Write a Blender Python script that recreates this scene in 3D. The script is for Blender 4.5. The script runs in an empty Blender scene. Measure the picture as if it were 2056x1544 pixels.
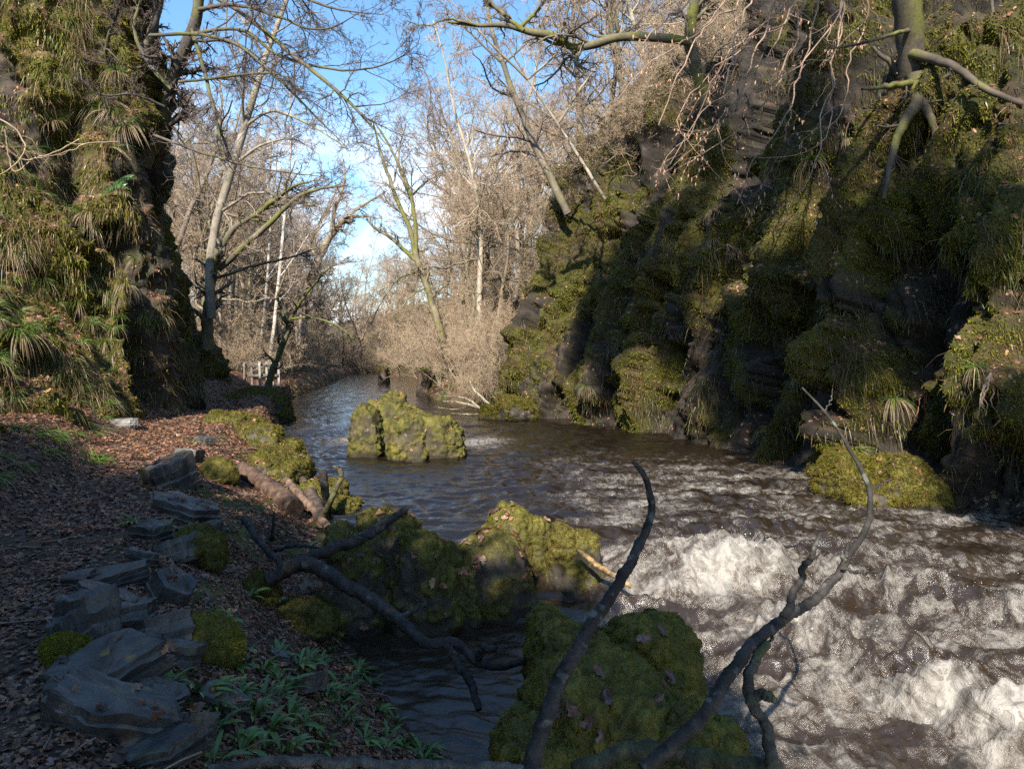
import bpy, math, random
import numpy as np
from mathutils import Vector, Matrix
from mathutils.bvhtree import BVHTree

C = bpy.context.scene.collection
F = 1425.0; CZ = 2.5; HX, HY = 1028.0, 705.0
def P(px, py, D): return np.array([(px-HX)/F*D, D, CZ-(py-HY)/F*D])
rng = np.random.default_rng(7)

# ------------------------------------------------------------------ noise
def _h(ix, iy, iz, seed):
    h = (ix*np.uint32(374761393)) ^ (iy*np.uint32(668265263)) ^ (iz*np.uint32(2147483647)) ^ np.uint32((seed*2654435761) & 0xffffffff)
    h = (h ^ (h >> np.uint32(13)))*np.uint32(1274126177)
    h = (h ^ (h >> np.uint32(15)))*np.uint32(2246822519)
    return h ^ (h >> np.uint32(16))
def perlin(p, seed=0):
    p = np.asarray(p, float)
    i = np.floor(p).astype(np.int64); f = p-i
    u = f*f*f*(f*(f*6-15)+10)
    out = np.zeros(len(p))
    for dx in (0, 1):
        for dy in (0, 1):
            for dz in (0, 1):
                h = _h((i[:, 0]+dx).astype(np.uint32), (i[:, 1]+dy).astype(np.uint32), (i[:, 2]+dz).astype(np.uint32), seed)
                g = ((h & 1023)/511.5-1)*(f[:, 0]-dx) + (((h >> 10) & 1023)/511.5-1)*(f[:, 1]-dy) + (((h >> 20) & 1023)/511.5-1)*(f[:, 2]-dz)
                w = (u[:, 0] if dx else 1-u[:, 0])*(u[:, 1] if dy else 1-u[:, 1])*(u[:, 2] if dz else 1-u[:, 2])
                out += w*g
    return out*1.3
def fbm(p, oct=4, seed=0, gain=.5):
    a, s, t = 1., 0, 0; p = np.asarray(p, float)
    for k in range(oct):
        t = t+a*perlin(p*2.03**k+k*17.3, seed+k); s += a; a *= gain
    return t/s*1.6
def ridge(p, oct=3, seed=0, gain=.5):
    a, s, t = 1., 0, 0; p = np.asarray(p, float)
    for k in range(oct):
        t = t+a*(1-2*np.abs(perlin(p*2.1**k+k*9.1, seed+k))); s += a; a *= gain
    return t/s
def cells(p, seed=0):
    """random value per jittered cell and the distance to the cell border"""
    p = np.asarray(p, float); i = np.floor(p).astype(np.int64)
    d1 = np.full(len(p), 9.); d2 = np.full(len(p), 9.); val = np.zeros(len(p))
    for dx in (-1, 0, 1):
        for dy in (-1, 0, 1):
            for dz in (-1, 0, 1):
                c = i+np.array([dx, dy, dz])
                h = _h(c[:, 0].astype(np.uint32), c[:, 1].astype(np.uint32), c[:, 2].astype(np.uint32), seed)
                o = c+np.stack([(h & 1023), (h >> 10) & 1023, (h >> 20) & 1023], 1)/1023.
                d = np.linalg.norm(p-o, axis=1)
                n = d < d1
                d2 = np.where(n, d1, np.minimum(d2, d)); val = np.where(n, ((h >> 5) & 255)/255., val); d1 = np.where(n, d, d1)
    return val, d2-d1
def ss(a, b, x):
    t = np.clip((np.asarray(x, float)-a)/(b-a), 0, 1); return t*t*(3-2*t)
def nrm(v): return v/np.maximum(np.linalg.norm(v, axis=-1, keepdims=True), 1e-9)
def mixc(a, b, t): return np.asarray(a)*(1-t[:, None])+np.asarray(b)*t[:, None]

# ------------------------------------------------------------------ objects
def link(o, parent=None):
    C.objects.link(o)
    if parent is not None:
        o.parent = parent
        o.matrix_parent_inverse = Matrix.Translation(-Vector(parent.location))
    return o
def build(name, V, faces, mat, col=None, attrs=None, smooth=True, parent=None, local=False):
    """one mesh object out of arrays; faces: one array or a list of arrays (n,3)/(n,4)"""
    if not isinstance(faces, (list, tuple)): faces = [faces]
    faces = [np.asarray(f, np.int32) for f in faces if len(f)]
    me = bpy.data.meshes.new(name)
    V = np.asarray(V, np.float32)
    me.vertices.add(len(V)); me.vertices.foreach_set('co', V.ravel())
    idx = np.concatenate([f.ravel() for f in faces]); tot = np.concatenate([np.full(len(f), f.shape[1], np.int32) for f in faces])
    st = np.concatenate([[0], np.cumsum(tot)[:-1]]).astype(np.int32)
    me.loops.add(len(idx)); me.loops.foreach_set('vertex_index', idx)
    me.polygons.add(len(tot)); me.polygons.foreach_set('loop_start', st)
    me.polygons.foreach_set('use_smooth', np.full(len(tot), bool(smooth)))
    if col is not None:
        a = me.attributes.new('col', 'FLOAT_COLOR', 'POINT')
        c = np.ones((len(V), 4), np.float32); c[:, :3] = col; a.data.foreach_set('color', c.ravel())
    for k, v in (attrs or {}).items():
        a = me.attributes.new(k, 'FLOAT', 'POINT'); a.data.foreach_set('value', np.asarray(v, np.float32))
    me.update(calc_edges=True)
    if mat: me.materials.append(mat)
    o = bpy.data.objects.new(name, me)
    if parent is not None and local:
        C.objects.link(o); o.parent = parent
    else: link(o, parent)
    return o
def tag(o, label, cat, group=None):
    o['label'] = label; o['category'] = cat
    if group: o['group'] = group
    return o
def kind(o, k): o['kind'] = k; return o
def empty(name, loc, label, cat, group=None):
    o = bpy.data.objects.new(name, None); C.objects.link(o); o.location = loc; o.empty_display_size = .2
    return tag(o, label, cat, group)
def dup(o, loc, rotz=0., sc=1., tilt=(0, 0), label=None, group=None):
    r = o.copy(); C.objects.link(r); r.location = loc; r.rotation_euler = (tilt[0], tilt[1], rotz); r.scale = (sc, sc, sc) if np.isscalar(sc) else sc
    for k, v in (('label', label), ('group', group)):
        if v: r[k] = v
    for ch in o.children:
        c = ch.copy(); C.objects.link(c); c.parent = r
    return r

# ------------------------------------------------------------------ materials
def newmat(name):
    m = bpy.data.materials.new(name); m.use_nodes = True; nt = m.node_tree
    return m, nt, nt.nodes['Principled BSDF'], nt.nodes['Material Output']
def nd(nt, t, **kw):
    n = nt.nodes.new(t)
    for k, v in kw.items(): setattr(n, k, v)
    return n
def noise_node(nt, scale, detail=4, rough=.6, vec=None, dist=0.):
    n = nd(nt, 'ShaderNodeTexNoise'); n.inputs['Scale'].default_value = scale; n.inputs['Detail'].default_value = detail
    n.inputs['Roughness'].default_value = rough; n.inputs['Distortion'].default_value = dist
    if vec: nt.links.new(vec, n.inputs['Vector'])
    return n
def ramp(nt, src, pts):
    r = nd(nt, 'ShaderNodeValToRGB'); e = r.color_ramp.elements
    while len(e) < len(pts): e.new(.5)
    for q, (p_, c) in zip(e, pts): q.position = p_; q.color = (*c, 1) if not np.isscalar(c) else (c, c, c, 1)
    nt.links.new(src, r.inputs[0]); return r
def mixrgb(nt, mode, fac, a, b):
    n = nd(nt, 'ShaderNodeMix', data_type='RGBA', blend_type=mode)
    for s, v in ((0, fac), (6, a), (7, b)):
        if isinstance(v, bpy.types.NodeSocket): nt.links.new(v, n.inputs[s])
        elif np.isscalar(v): n.inputs[s].default_value = v
        else: n.inputs[s].default_value = (*v, 1)
    return n.outputs[2]
def attr(nt, name, out='Color'):
    a = nd(nt, 'ShaderNodeAttribute', attribute_name=name); return a.outputs[out]
def geo(nt): return nd(nt, 'ShaderNodeTexCoord').outputs['Object']
def bump(nt, b, h, strength=.5, dist=.02):
    n = nd(nt, 'ShaderNodeBump'); n.inputs['Strength'].default_value = strength; n.inputs['Distance'].default_value = dist
    nt.links.new(h, n.inputs['Height']); nt.links.new(n.outputs[0], b.inputs['Normal'])
def mat_surface(name, rough=.85, s1=6., s2=40., amp=(.55, 1.45), bs=.6, bd=.03, spec=.3):
    """vertex albedo x mottling, with bump: bark, stone, soil"""
    m, nt, b, o = newmat(name); v = geo(nt)
    n1 = noise_node(nt, s1, 6, .65, v, .6); n2 = noise_node(nt, s2, 4, .7, v)
    r = ramp(nt, n1.outputs[0], [(.3, amp[0]), (.7, amp[1])])
    r2 = ramp(nt, n2.outputs[0], [(.3, .7), (.7, 1.25)])
    c = mixrgb(nt, 'MULTIPLY', 1., attr(nt, 'col'), r.outputs[0]); c = mixrgb(nt, 'MULTIPLY', 1., c, r2.outputs[0])
    nt.links.new(c, b.inputs['Base Color']); b.inputs['Roughness'].default_value = rough; b.inputs['Specular IOR Level'].default_value = spec
    h = mixrgb(nt, 'ADD', .6, n1.outputs[0], n2.outputs[0]); bump(nt, b, h, bs, bd)
    return m
def mat_leafy(name, rough=.6, trans=.25, spec=.3):
    """thin leaf: albedo per vertex, some light let through"""
    m, nt, b, o = newmat(name); v = geo(nt)
    n1 = noise_node(nt, 9., 3, .6, v); r = ramp(nt, n1.outputs[0], [(.3, .75), (.7, 1.25)])
    c = mixrgb(nt, 'MULTIPLY', 1., attr(nt, 'col'), r.outputs[0])
    nt.links.new(c, b.inputs['Base Color']); b.inputs['Roughness'].default_value = rough; b.inputs['Specular IOR Level'].default_value = spec
    t = nd(nt, 'ShaderNodeBsdfTranslucent'); nt.links.new(c, t.inputs['Color'])
    mx = nd(nt, 'ShaderNodeMixShader'); mx.inputs[0].default_value = trans
    nt.links.new(b.outputs[0], mx.inputs[1]); nt.links.new(t.outputs[0], mx.inputs[2]); nt.links.new(mx.outputs[0], o.inputs['Surface'])
    return m
M_rock = mat_surface('cliff_rock', .8, 2.2, 22., (.5, 1.5), .8, .06)
M_boulder = mat_surface('boulder_rock', .75, 5., 45., (.55, 1.4), .6, .02)
M_slate = mat_surface('dark_slate', .5, 4., 60., (.7, 1.3), .35, .008, .5)
M_soil = mat_surface('soil', .8, 3., 30., (.6, 1.4), .8, .03)
M_bark = mat_surface('bark', .85, 3., 25., (.6, 1.4), .6, .012)
M_wood = mat_surface('weathered_wood', .72, 14., 90., (.45, 1.5), .9, .010, .25)
M_twig = mat_surface('twig_bark', .8, 2., 9., (.8, 1.2), .1, .002)
M_moss = mat_leafy('moss', .85, .22, .1)
M_grass = mat_leafy('grass_blade', .4, .25, .45)
M_leaf = mat_leafy('dead_leaf', .45, .15, .45)
M_leafg = mat_leafy('green_leaf', .35, .2, .5)

# ------------------------------------------------------------------ camera, sun, sky
cam = bpy.data.cameras.new('camera'); co = bpy.data.objects.new('camera', cam); C.objects.link(co)
co.location = (0, 0, CZ); co.rotation_euler = (math.pi/2, 0, 0)
cam.sensor_width = 36; cam.lens = F/2056*36; cam.shift_y = -(772-HY)/2056; cam.clip_start = .05; cam.clip_end = 2000
sc = bpy.context.scene; sc.camera = co
AZ, EL = math.radians(13), math.radians(38)
S = np.array([-math.sin(AZ)*math.cos(EL), -math.cos(AZ)*math.cos(EL), math.sin(EL)])
sl = bpy.data.lights.new('sun', 'SUN'); sl.energy = 5.0; sl.angle = math.radians(.5); sl.color = (1, .925, .80)
so = bpy.data.objects.new('sun', sl); C.objects.link(so); so.rotation_euler = Vector(-S).to_track_quat('-Z', 'Y').to_euler(); so.location = (-10, -20, 30)
w = bpy.data.worlds.new('World'); sc.world = w; w.use_nodes = True; nt = w.node_tree
bg = nt.nodes['Background']; sky = nd(nt, 'ShaderNodeTexSky', sky_type='NISHITA'); sky.sun_disc = False
sky.sun_elevation = EL; sky.sun_rotation = math.pi+AZ; sky.altitude = 100; sky.air_density = 1.0; sky.dust_density = .4; sky.ozone_density = 1.2
tc = nd(nt, 'ShaderNodeTexCoord'); mp = nd(nt, 'ShaderNodeMapping'); mp.inputs['Scale'].default_value = (1, 1, 2.2)
nt.links.new(tc.outputs['Generated'], mp.inputs[0])
cn = noise_node(nt, 3.3, 8, .62, mp.outputs[0], .5)
cr = ramp(nt, cn.outputs[0], [(.40, 0.), (.60, 1.)])
sx = nd(nt, 'ShaderNodeSeparateXYZ'); nt.links.new(tc.outputs['Generated'], sx.inputs[0])
zr = ramp(nt, sx.outputs[2], [(.0, 1.), (.2, .95), (.34, 0.)])
mul = nd(nt, 'ShaderNodeMath', operation='MULTIPLY'); nt.links.new(cr.outputs[0], mul.inputs[0]); nt.links.new(zr.outputs[0], mul.inputs[1])
tint = mixrgb(nt, 'MULTIPLY', 1., sky.outputs[0], (.92, 1.22, 1.34))
nt.links.new(mixrgb(nt, 'MIX', mul.outputs[0], tint, (8.6, 8.8, 9.2)), bg.inputs[0]); bg.inputs[1].default_value = .104
sc.view_settings.view_transform = 'Standard'; sc.view_settings.look = 'None'; sc.view_settings.exposure = 1.1; sc.view_settings.gamma = 1
cy = sc.cycles
cy.max_bounces = 6; cy.diffuse_bounces = 3; cy.glossy_bounces = 3; cy.transmission_bounces = 4; cy.transparent_max_bounces = 4
cy.use_denoising = False; cy.use_adaptive_sampling = False; cy.sampling_pattern = 'TABULATED_SOBOL'; cy.sample_clamp_indirect = 4.; cy.sample_clamp_direct = 5.; cy.caustics_reflective = False; cy.caustics_refractive = False

# ------------------------------------------------------------------ plan of the gorge
def poly(tab):
    a = np.array(tab, float); return lambda y: np.interp(y, a[:, 1], a[:, 0])
xE = poly([(-1.1, 0), (-1.6, 2.5), (-2.05, 3.5), (-2.4, 4.5), (-3.0, 6), (-3.9, 8), (-5.0, 11), (-5.9, 13.4), (-6.6, 17), (-7.9, 22), (-9.3, 28), (-11.2, 34), (-13, 40), (-15, 50), (-18, 80)])
xL = poly([(1.2, 0), (.6, 3), (0, 5), (-1.0, 6), (-1.5, 7.3), (-2.1, 9.5), (-2.9, 11.7), (-5.0, 16.6), (-6.0, 19), (-7.4, 23), (-9., 27), (-10.6, 32), (-12, 40), (-14, 55), (-17.5, 79), (-28, 100), (-60, 150)])
xR = poly([(11, 2), (8.6, 6), (7.1, 10), (5.9, 14), (5, 18), (4, 22.5), (0, 27), (-1.6, 30), (-4.4, 38), (-5.4, 42), (-7.4, 55), (-10.6, 79), (-21, 100), (-53, 150)])
xC = poly([(-3.9, 0), (-4.2, 2), (-4.6, 5), (-5.2, 7.7), (-6.2, 10), (-7.9, 13), (-8.2, 15), (-8.6, 18), (-10.6, 26), (-12.8, 34), (-15.5, 42), (-18, 50)])
def zw(x, y):                                                  # mean level of the river: a step of rapids near the camera
    return -.42*ss(10.5, 4.6, np.asarray(y, float))*1.0
def zg(x, y):                                                  # near ground: path, bank, river bed
    x = np.asarray(x, float); y = np.asarray(y, float)
    e, l, r = xE(y), xL(y), xR(y)
    t = (x-e)/np.maximum(l-e, .2)
    q = np.stack([x, y, 0*x], 1)
    bank = .86-(.86-zw(x, y)+.1)*np.where(y > 16, ss(.25, 1.0, t), .55*np.clip(t, 0, 1)+.45*ss(0, 1, t))
    bank = bank+.13*fbm(q*1.1, 4, 3)*ss(0, .2, t)*ss(1.3, .8, t)
    bed = zw(x, y)-.1-.9*ss(0, 1.6, x-l)+.05*fbm(q*1.5, 3, 5)
    z = np.where(x < e, .88, np.where(x < l, bank, bed))
    z = z+.035*fbm(q*1.6, 4, 4)*ss(.3, -.2, x-l)
    z = z+ss(.9, -.6, x-xC(y))*.55*ss(.9, -.6, x-xC(y))
    return z
def hill(x, y):
    x = np.asarray(x, float); y = np.asarray(y, float)
    dl = xL(y)-x; dr = x-xR(y); q = np.stack([x, y, 0*x], 1)
    zl = np.where(dl < 3.4, .75*ss(0, .6, dl), .75)+np.maximum(dl-3.2, 0)*.62
    cap2 = 6-2.5*ss(40, 80, y); zl = np.where(zl > cap2, cap2+(zl-cap2)*.2, zl)
    zr_ = 1.3*ss(0, 1.0, dr)+np.maximum(dr-1., 0)*.85
    cap = 8.5-5.0*ss(38, 75, y); zr_ = np.where(zr_ > cap, cap+(zr_-cap)*.22, zr_)
    z = np.where(dl > 0, zl, np.where(dr > 0, zr_, -.9))
    z = z+np.where(np.maximum(dl, dr) > 0, .55*fbm(q*.22, 4, 11)*ss(0, 3, np.maximum(dl, dr))+.18*fbm(q*.9, 3, 12), 0)
    z = z+ss(86, 135, y)*3.2*ss(-70, -10, x)+ss(90, 500, np.hypot(x, y))*9
    return z
# ground sheet, finer near the camera
ys = np.exp(np.linspace(math.log(1.2), math.log(46), 430)); us = np.linspace(0, 1, 330)
Y, U = np.meshgrid(ys, us, indexing='ij')
lo = xC(Y)-1.6; hi = np.minimum(xR(Y)+1.5, np.where(Y < 16, 9, 8)); X = lo+(hi-lo)*U**1.25
gx, gy = X.ravel(), Y.ravel(); gz = zg(gx, gy)
def gridf(n, m):
    a = (np.arange(n-1)[:, None]*m+np.arange(m-1)[None]).ravel(); return np.stack([a, a+1, a+m+1, a+m], 1)
def grid_normals(V, n, m):
    G = V.reshape(n, m, 3); du = np.gradient(G, axis=1); dv = np.gradient(G, axis=0); return nrm(np.cross(du, dv)).reshape(-1, 3)
gV = np.stack([gx, gy, gz], 1)
gm = fbm(gV*1.3, 4, 21)
tt = (gx-xE(gy))
soil = mixc((.05, .034, .024), (.085, .055, .035), ss(-.4, .6, gm))
mossb = mixc((.045, .05, .012), (.085, .085, .02), ss(-.5, .6, fbm(gV*3, 3, 22)))
gcol = soil*(1-(ss(-.15, .35, gm+.1)*ss(.0, .3, tt))[:, None])+mossb*(ss(-.15, .35, gm+.1)*ss(.0, .3, tt))[:, None]
gcol = np.where((gz < zw(gx, gy)-.03)[:, None], (.05, .032, .018), gcol)
ground = kind(build('ground', gV, gridf(430, 330), M_soil, gcol), 'structure')
# hills: one sheet to the horizon
hy = np.concatenate([np.linspace(23, 60, 160), np.geomspace(60.5, 130, 90), np.geomspace(134, 700, 30)])
hu = np.linspace(-1, 1, 300); hx = np.sign(hu)*(np.abs(hu)**2.2)
HYg, HXg = np.meshgrid(hy, hx, indexing='ij')
cx = (xL(HYg)+xR(HYg))/2
HXw = cx+HXg*np.maximum(60, HYg*1.4)
hxx, hyy = HXw.ravel(), HYg.ravel(); hz = hill(hxx, hyy)
hz = hz-ss(34, 26, hyy)*ss(2, 6, np.abs(hxx-(xL(hyy)+xR(hyy))/2))*9.0-ss(31, 27, hyy)*1.5
hV = np.stack([hxx, hyy, hz], 1)
hm = fbm(hV*.35, 5, 31); hm2 = fbm(hV*1.6, 4, 32)
hcol = mixc((.075, .046, .03), (.15, .092, .056), ss(-.6, .6, hm2))
hcol = mixc(hcol, (.075, .08, .022), ss(-.1, .35, hm+.3*hm2))
hills = kind(build('hills', hV, gridf(len(hy), 300), M_soil, hcol), 'structure')

# ------------------------------------------------------------------ cliffs
def sheet(base, n_s, t, lean_f, top_f):
    """a rock face swept along a plan line; lean_f(s,y)-> steepness in degrees; top_f -> height at which it eases off"""
    b = np.array(base, float); seg = np.linalg.norm(np.diff(b, axis=0), axis=1); cum = np.concatenate([[0], np.cumsum(seg)])
    s = np.linspace(0, cum[-1], n_s)
    # smooth the plan line
    bx, by = np.interp(s, cum, b[:, 0]), np.interp(s, cum, b[:, 1])
    k = np.ones(41)/41
    pad = lambda a: np.convolve(np.concatenate([2*a[0]-a[20:0:-1], a, 2*a[-1]-a[-2:-22:-1]]), k, 'valid')
    bx, by = pad(bx), pad(by)
    tx, ty = np.gradient(bx), np.gradient(by); L = np.hypot(tx, ty); ox, oy = -ty/L, tx/L        # left of the line
    return s, bx, by, ox, oy
def rock_face(base, n_s, ts, lean_f, top_f, side, seed, bumps=(), ease=28, joint=.5):
    s, bx, by, ox, oy = sheet(base, n_s, ts, lean_f, top_f)
    ox, oy = ox*side, oy*side                                       # pointing into the rock
    V = np.zeros((n_s, len(ts), 3)); V[:, 0, 0] = bx; V[:, 0, 1] = by; V[:, 0, 2] = ts[0]
    for j in range(1, len(ts)):
        dt = ts[j]-ts[j-1]; zt = V[:, j-1, 2]
        ln = np.radians(lean_f(by, zt)); tp = ss(0, 2.2, zt-top_f(by, bx)); ln = ln*(1-tp)+np.radians(ease)*tp
        V[:, j, 0] = V[:, j-1, 0]+ox*np.cos(ln)*dt; V[:, j, 1] = V[:, j-1, 1]+oy*np.cos(ln)*dt; V[:, j, 2] = zt+np.sin(ln)*dt
    n, m = V.shape[:2]; A = V.reshape(-1, 3)
    N = grid_normals(A, n, m)
    if (N[:, 0]*np.repeat(ox, m)+N[:, 1]*np.repeat(oy, m)).mean() > 0: N = -N
    sv = np.repeat(s, m); tv = np.tile(ts, n)
    wq = np.stack([sv*.5, tv*.35, 0*sv], 1)
    wob = fbm(wq, 3, seed+9)
    sl_ = sv+.28*tv+1.0*wob
    ribs = ridge(np.stack([sl_*.62, tv*.09, 0*sv+3], 1), 2, seed)
    ribs2 = ridge(np.stack([sl_*1.9, tv*.22, 0*sv+7], 1), 3, seed+3)
    blk, edge = cells(np.stack([sl_*.85, tv*.55+.3*wob, 0*sv+.5], 1), seed+5)
    led = fbm(np.stack([sl_*.9, tv*.45, 0*sv], 1), 4, seed+6)
    jw = .35*fbm(np.stack([sv*1.3, tv*.9, 0*sv+2], 1), 4, seed+21)
    jv, je = cells(np.stack([(sv+.22*tv)*.52+jw, tv*.17+.3*jw, 0*sv+.5], 1), seed+22)
    jv2, je2 = cells(np.stack([(sv+.22*tv)*1.25+jw, tv*.42+.5*jw, 0*sv+.5], 1), seed+23)
    small = fbm(A*2.3, 5, seed+7)
    crev = ss(.55, .8, ridge(np.stack([sl_*.33+.15*led, tv*.07, 0*sv+11], 1), 2, seed+15))
    disp = .75*(ribs-.3)+.36*(ribs2-.2)+joint*((jv-.5)*1.1+(jv2-.5)*.45-.25*ss(.1, 0, je))-1.0*crev+.28*led+.17*small
    lump = np.zeros(len(A))
    for (c, r, hgt) in bumps:
        d2 = ((A-c)**2*np.array([1, 1, .7])).sum(1)/r**2
        lump += hgt*np.exp(-d2*1.2)
    moss = ss(-.5+.28*(side < 0), .05+.16*(side < 0), fbm(A*.7, 4, seed+12)+.3*ribs-.6*crev+.3*small+1.4*lump-joint*.5*(jv2-.45))
    if seed == 101: bare = ss(15.9, 16.5, A[:, 1])*ss(20.5, 19, A[:, 1])*ss(8.5, 7, A[:, 2]); moss = moss*(1-.85*bare*ss(-.5, .2, fbm(A*np.array([1, 1, .35]), 3, 9)+.25))
    disp = disp*np.clip(.4+tv/1.5, .4, 1)+lump+moss*.10
    A = A+N*disp[:, None]
    # hanging cushions: let the moss sag a little over the ledges
    N2 = grid_normals(A, n, m)
    if (N2*N).sum(1).mean() < 0: N2 = -N2
    return dict(V=A, N=N2, n=n, m=m, s=sv, t=tv, moss=moss, small=small, ribs=ribs, led=led, blk=blk)
LB = [(-3.4, -3), (-3.9, 0), (-4.2, 2), (-4.8, 5), (-5.2, 7.7), (-6.2, 10), (-7.8, 12.8), (-8.9, 14.1), (-8.9, 14.9), (-8.2, 15.5), (-7.95, 16.1), (-8.6, 16.9), (-8.9, 17.6), (-8.7, 18.4), (-9.6, 19.6), (-10.4, 23), (-11.0, 26), (-12.4, 30.5), (-14.5, 35.5), (-17, 40)]
lt = np.concatenate([np.linspace(.2, 13, 230), np.linspace(13.2, 26, 40)])
def left_lean(y, z): return np.interp(y, [0, 8, 11, 13, 14.4, 15.4, 17, 21, 27, 33], [36, 36, 40, 50, 68, 77, 86, 84, 72, 48])
def left_top(y, x): return np.interp(y, [0, 10, 14, 17.5, 19, 21, 24, 28, 34], [9, 12, 13, 10.5, 7.5, 5.6, 4.2, 3.4, 2.4])
LC = rock_face(LB, 520, lt, left_lean, left_top, 1, 101, (), 10)
RB = [(12.5, -2), (11.2, 2), (8.9, 6), (7.3, 10), (6.1, 14), (5.1, 18), (4.1, 22.0), (2.4, 25.0), (.6, 26.6), (-.5, 27.4), (-1.0, 29), (-.6, 31.5), (1.5, 35), (4, 39)]
rt = np.concatenate([np.linspace(-.9, 13.5, 300), np.linspace(13.7, 30, 60)])
def right_lean(y, z): return np.interp(y, [0, 8, 12, 16, 21, 25, 27.5, 32], [80, 79, 79, 80, 79, 76, 70, 55])
def right_top(y, x): return np.interp(y, [0, 8, 12, 16, 22, 27, 33], [9, 6.2, 5.8, 10.5, 12, 8.0, 5])
def base_hit(px, py):                                              # where a sight line meets the undisplaced right face
    for D in np.linspace(7, 32, 500):
        p = P(px, py, D)
        off = max(p[2], 0)/math.tan(math.radians(float(right_lean(D, 0))))
        if p[0] > xR(D)+.0 and p[0]-xR(D) >= off*.97: return p
    return P(px, py, 15)
bumps = [(base_hit(x, y), r, h) for x, y, r, h in [(1930, 690, .75, .6), (2010, 930, .8, .55), (1310, 760, .8, .6), (1450, 570, 1.0, .75), (1990, 480, .8, .6), (1750, 390, .8, .55),
         (1570, 560, .7, .5), (1535, 900, .5, .5), (1690, 720, .6, .5), (1800, 800, .6, .5), (1060, 690, .7, .4), (1180, 780, .6, .45), (1960, 330, .8, .5), (1900, 130, 1.2, .6), (1620, 790, .5, .45),
         (1400, 820, .6, .4), (1460, 440, .8, .5), (1230, 620, .6, .4)]]
RC = rock_face(RB, 640, rt, right_lean, right_top, -1, 202, bumps, 44, 1.15)
def cliff_color(K, leafy):
    A, N = K['V'], K['N']
    f1 = fbm(A*.8, 4, 51); f2 = fbm(A*3.1, 4, 52); f3 = fbm(A*np.array([2.2, 2.2, .5]), 4, 53)
    rock = mixc((.028, .023, .019), (.085, .066, .05), ss(-.6, .7, f2))
    rock = mixc(rock, (.17, .155, .135), ss(.5, .8, fbm(A*5, 3, 54))*.4)
    mo = mixc((.05, .05, .012), (.125, .115, .022), ss(-.5, .6, f2+.4*f1))
    mo = mixc(mo, (.085, .05, .024), ss(-.1, .45, f3))
    c = mixc(rock, mo, K['moss'])
    litter = ss(.45, .8, N[:, 2])*leafy
    c = mixc(c, mixc((.13, .07, .04), (.24, .14, .085), ss(-.5, .5, f2)), litter*ss(-.3, .3, f1))
    return c
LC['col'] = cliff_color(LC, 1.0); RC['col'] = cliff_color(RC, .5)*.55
kind(build('left_cliff', LC['V'], gridf(LC['n'], LC['m']), M_rock, LC['col']), 'structure')
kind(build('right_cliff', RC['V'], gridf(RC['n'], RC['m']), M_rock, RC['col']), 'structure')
def bvh_of(K, st=2):
    G = K['V'].reshape(K['n'], K['m'], 3)[::st, ::st]; n, m = G.shape[:2]
    return BVHTree.FromPolygons([tuple(v) for v in G.reshape(-1, 3).tolist()], gridf(n, m).tolist())
GK = dict(V=gV, n=430, m=330)
B_left, B_right, B_ground = bvh_of(LC), bvh_of(RC), bvh_of(GK)
def cast(px, py, *trees):
    d = Vector(P(px, py, 1.)-np.array([0, 0, CZ])).normalized(); best = None
    for t in trees:
        h = t.ray_cast(Vector((0, 0, CZ)), d)
        if h[0] is not None and (best is None or h[3] < best[3]): best = h
    if best is None: return None
    n = best[1]
    if n.dot(d) > 0: n = -n
    return np.array(best[0]), np.array(n)

# ------------------------------------------------------------------ geometry makers
def tubes(Pt, R, sides=3, close=False):
    """Pt (N,n,3) centre lines, R (N,n) radii -> V, F"""
    N_, n, _ = Pt.shape
    T = nrm(np.gradient(Pt, axis=1))
    ref = np.where(np.abs(T[:, :1, 2:3]) > .8, np.array([1., 0, 0]), np.array([0, 0, 1.]))
    ref = np.broadcast_to(ref, T.shape)
    Uv = nrm(np.cross(T, ref)); W = np.cross(T, Uv)
    a = np.arange(sides)*2*math.pi/sides
    V = Pt[:, :, None]+R[:, :, None, None]*(Uv[:, :, None]*np.cos(a)[None, None, :, None]+W[:, :, None]*np.sin(a)[None, None, :, None])
    V = V.reshape(-1, 3)
    k = np.arange(sides); b = (np.arange(N_)[:, None, None]*n+np.arange(n-1)[None, :, None])*sides
    f = np.stack([b+k, b+(k+1) % sides, b+sides+(k+1) % sides, b+sides+k], -1).reshape(-1, 4)
    return V, f
def smooth_line(pts, n):
    p = np.array(pts, float); d = np.concatenate([[0], np.cumsum(np.linalg.norm(np.diff(p, axis=0), axis=1))])
    q = np.linspace(0, d[-1], n)
    # catmull-rom via cubic hermite
    m = np.gradient(p, d, axis=0) if len(p) > 2 else np.repeat(((p[1]-p[0])/d[-1])[None], 2, 0)
    i = np.clip(np.searchsorted(d, q)-1, 0, len(p)-2); h = (d[i+1]-d[i])[:, None]; t = ((q-d[i])/h[:, 0])[:, None]
    return (2*t**3-3*t**2+1)*p[i]+(t**3-2*t**2+t)*h*m[i]+(-2*t**3+3*t**2)*p[i+1]+(t**3-t**2)*h*m[i+1]
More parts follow.
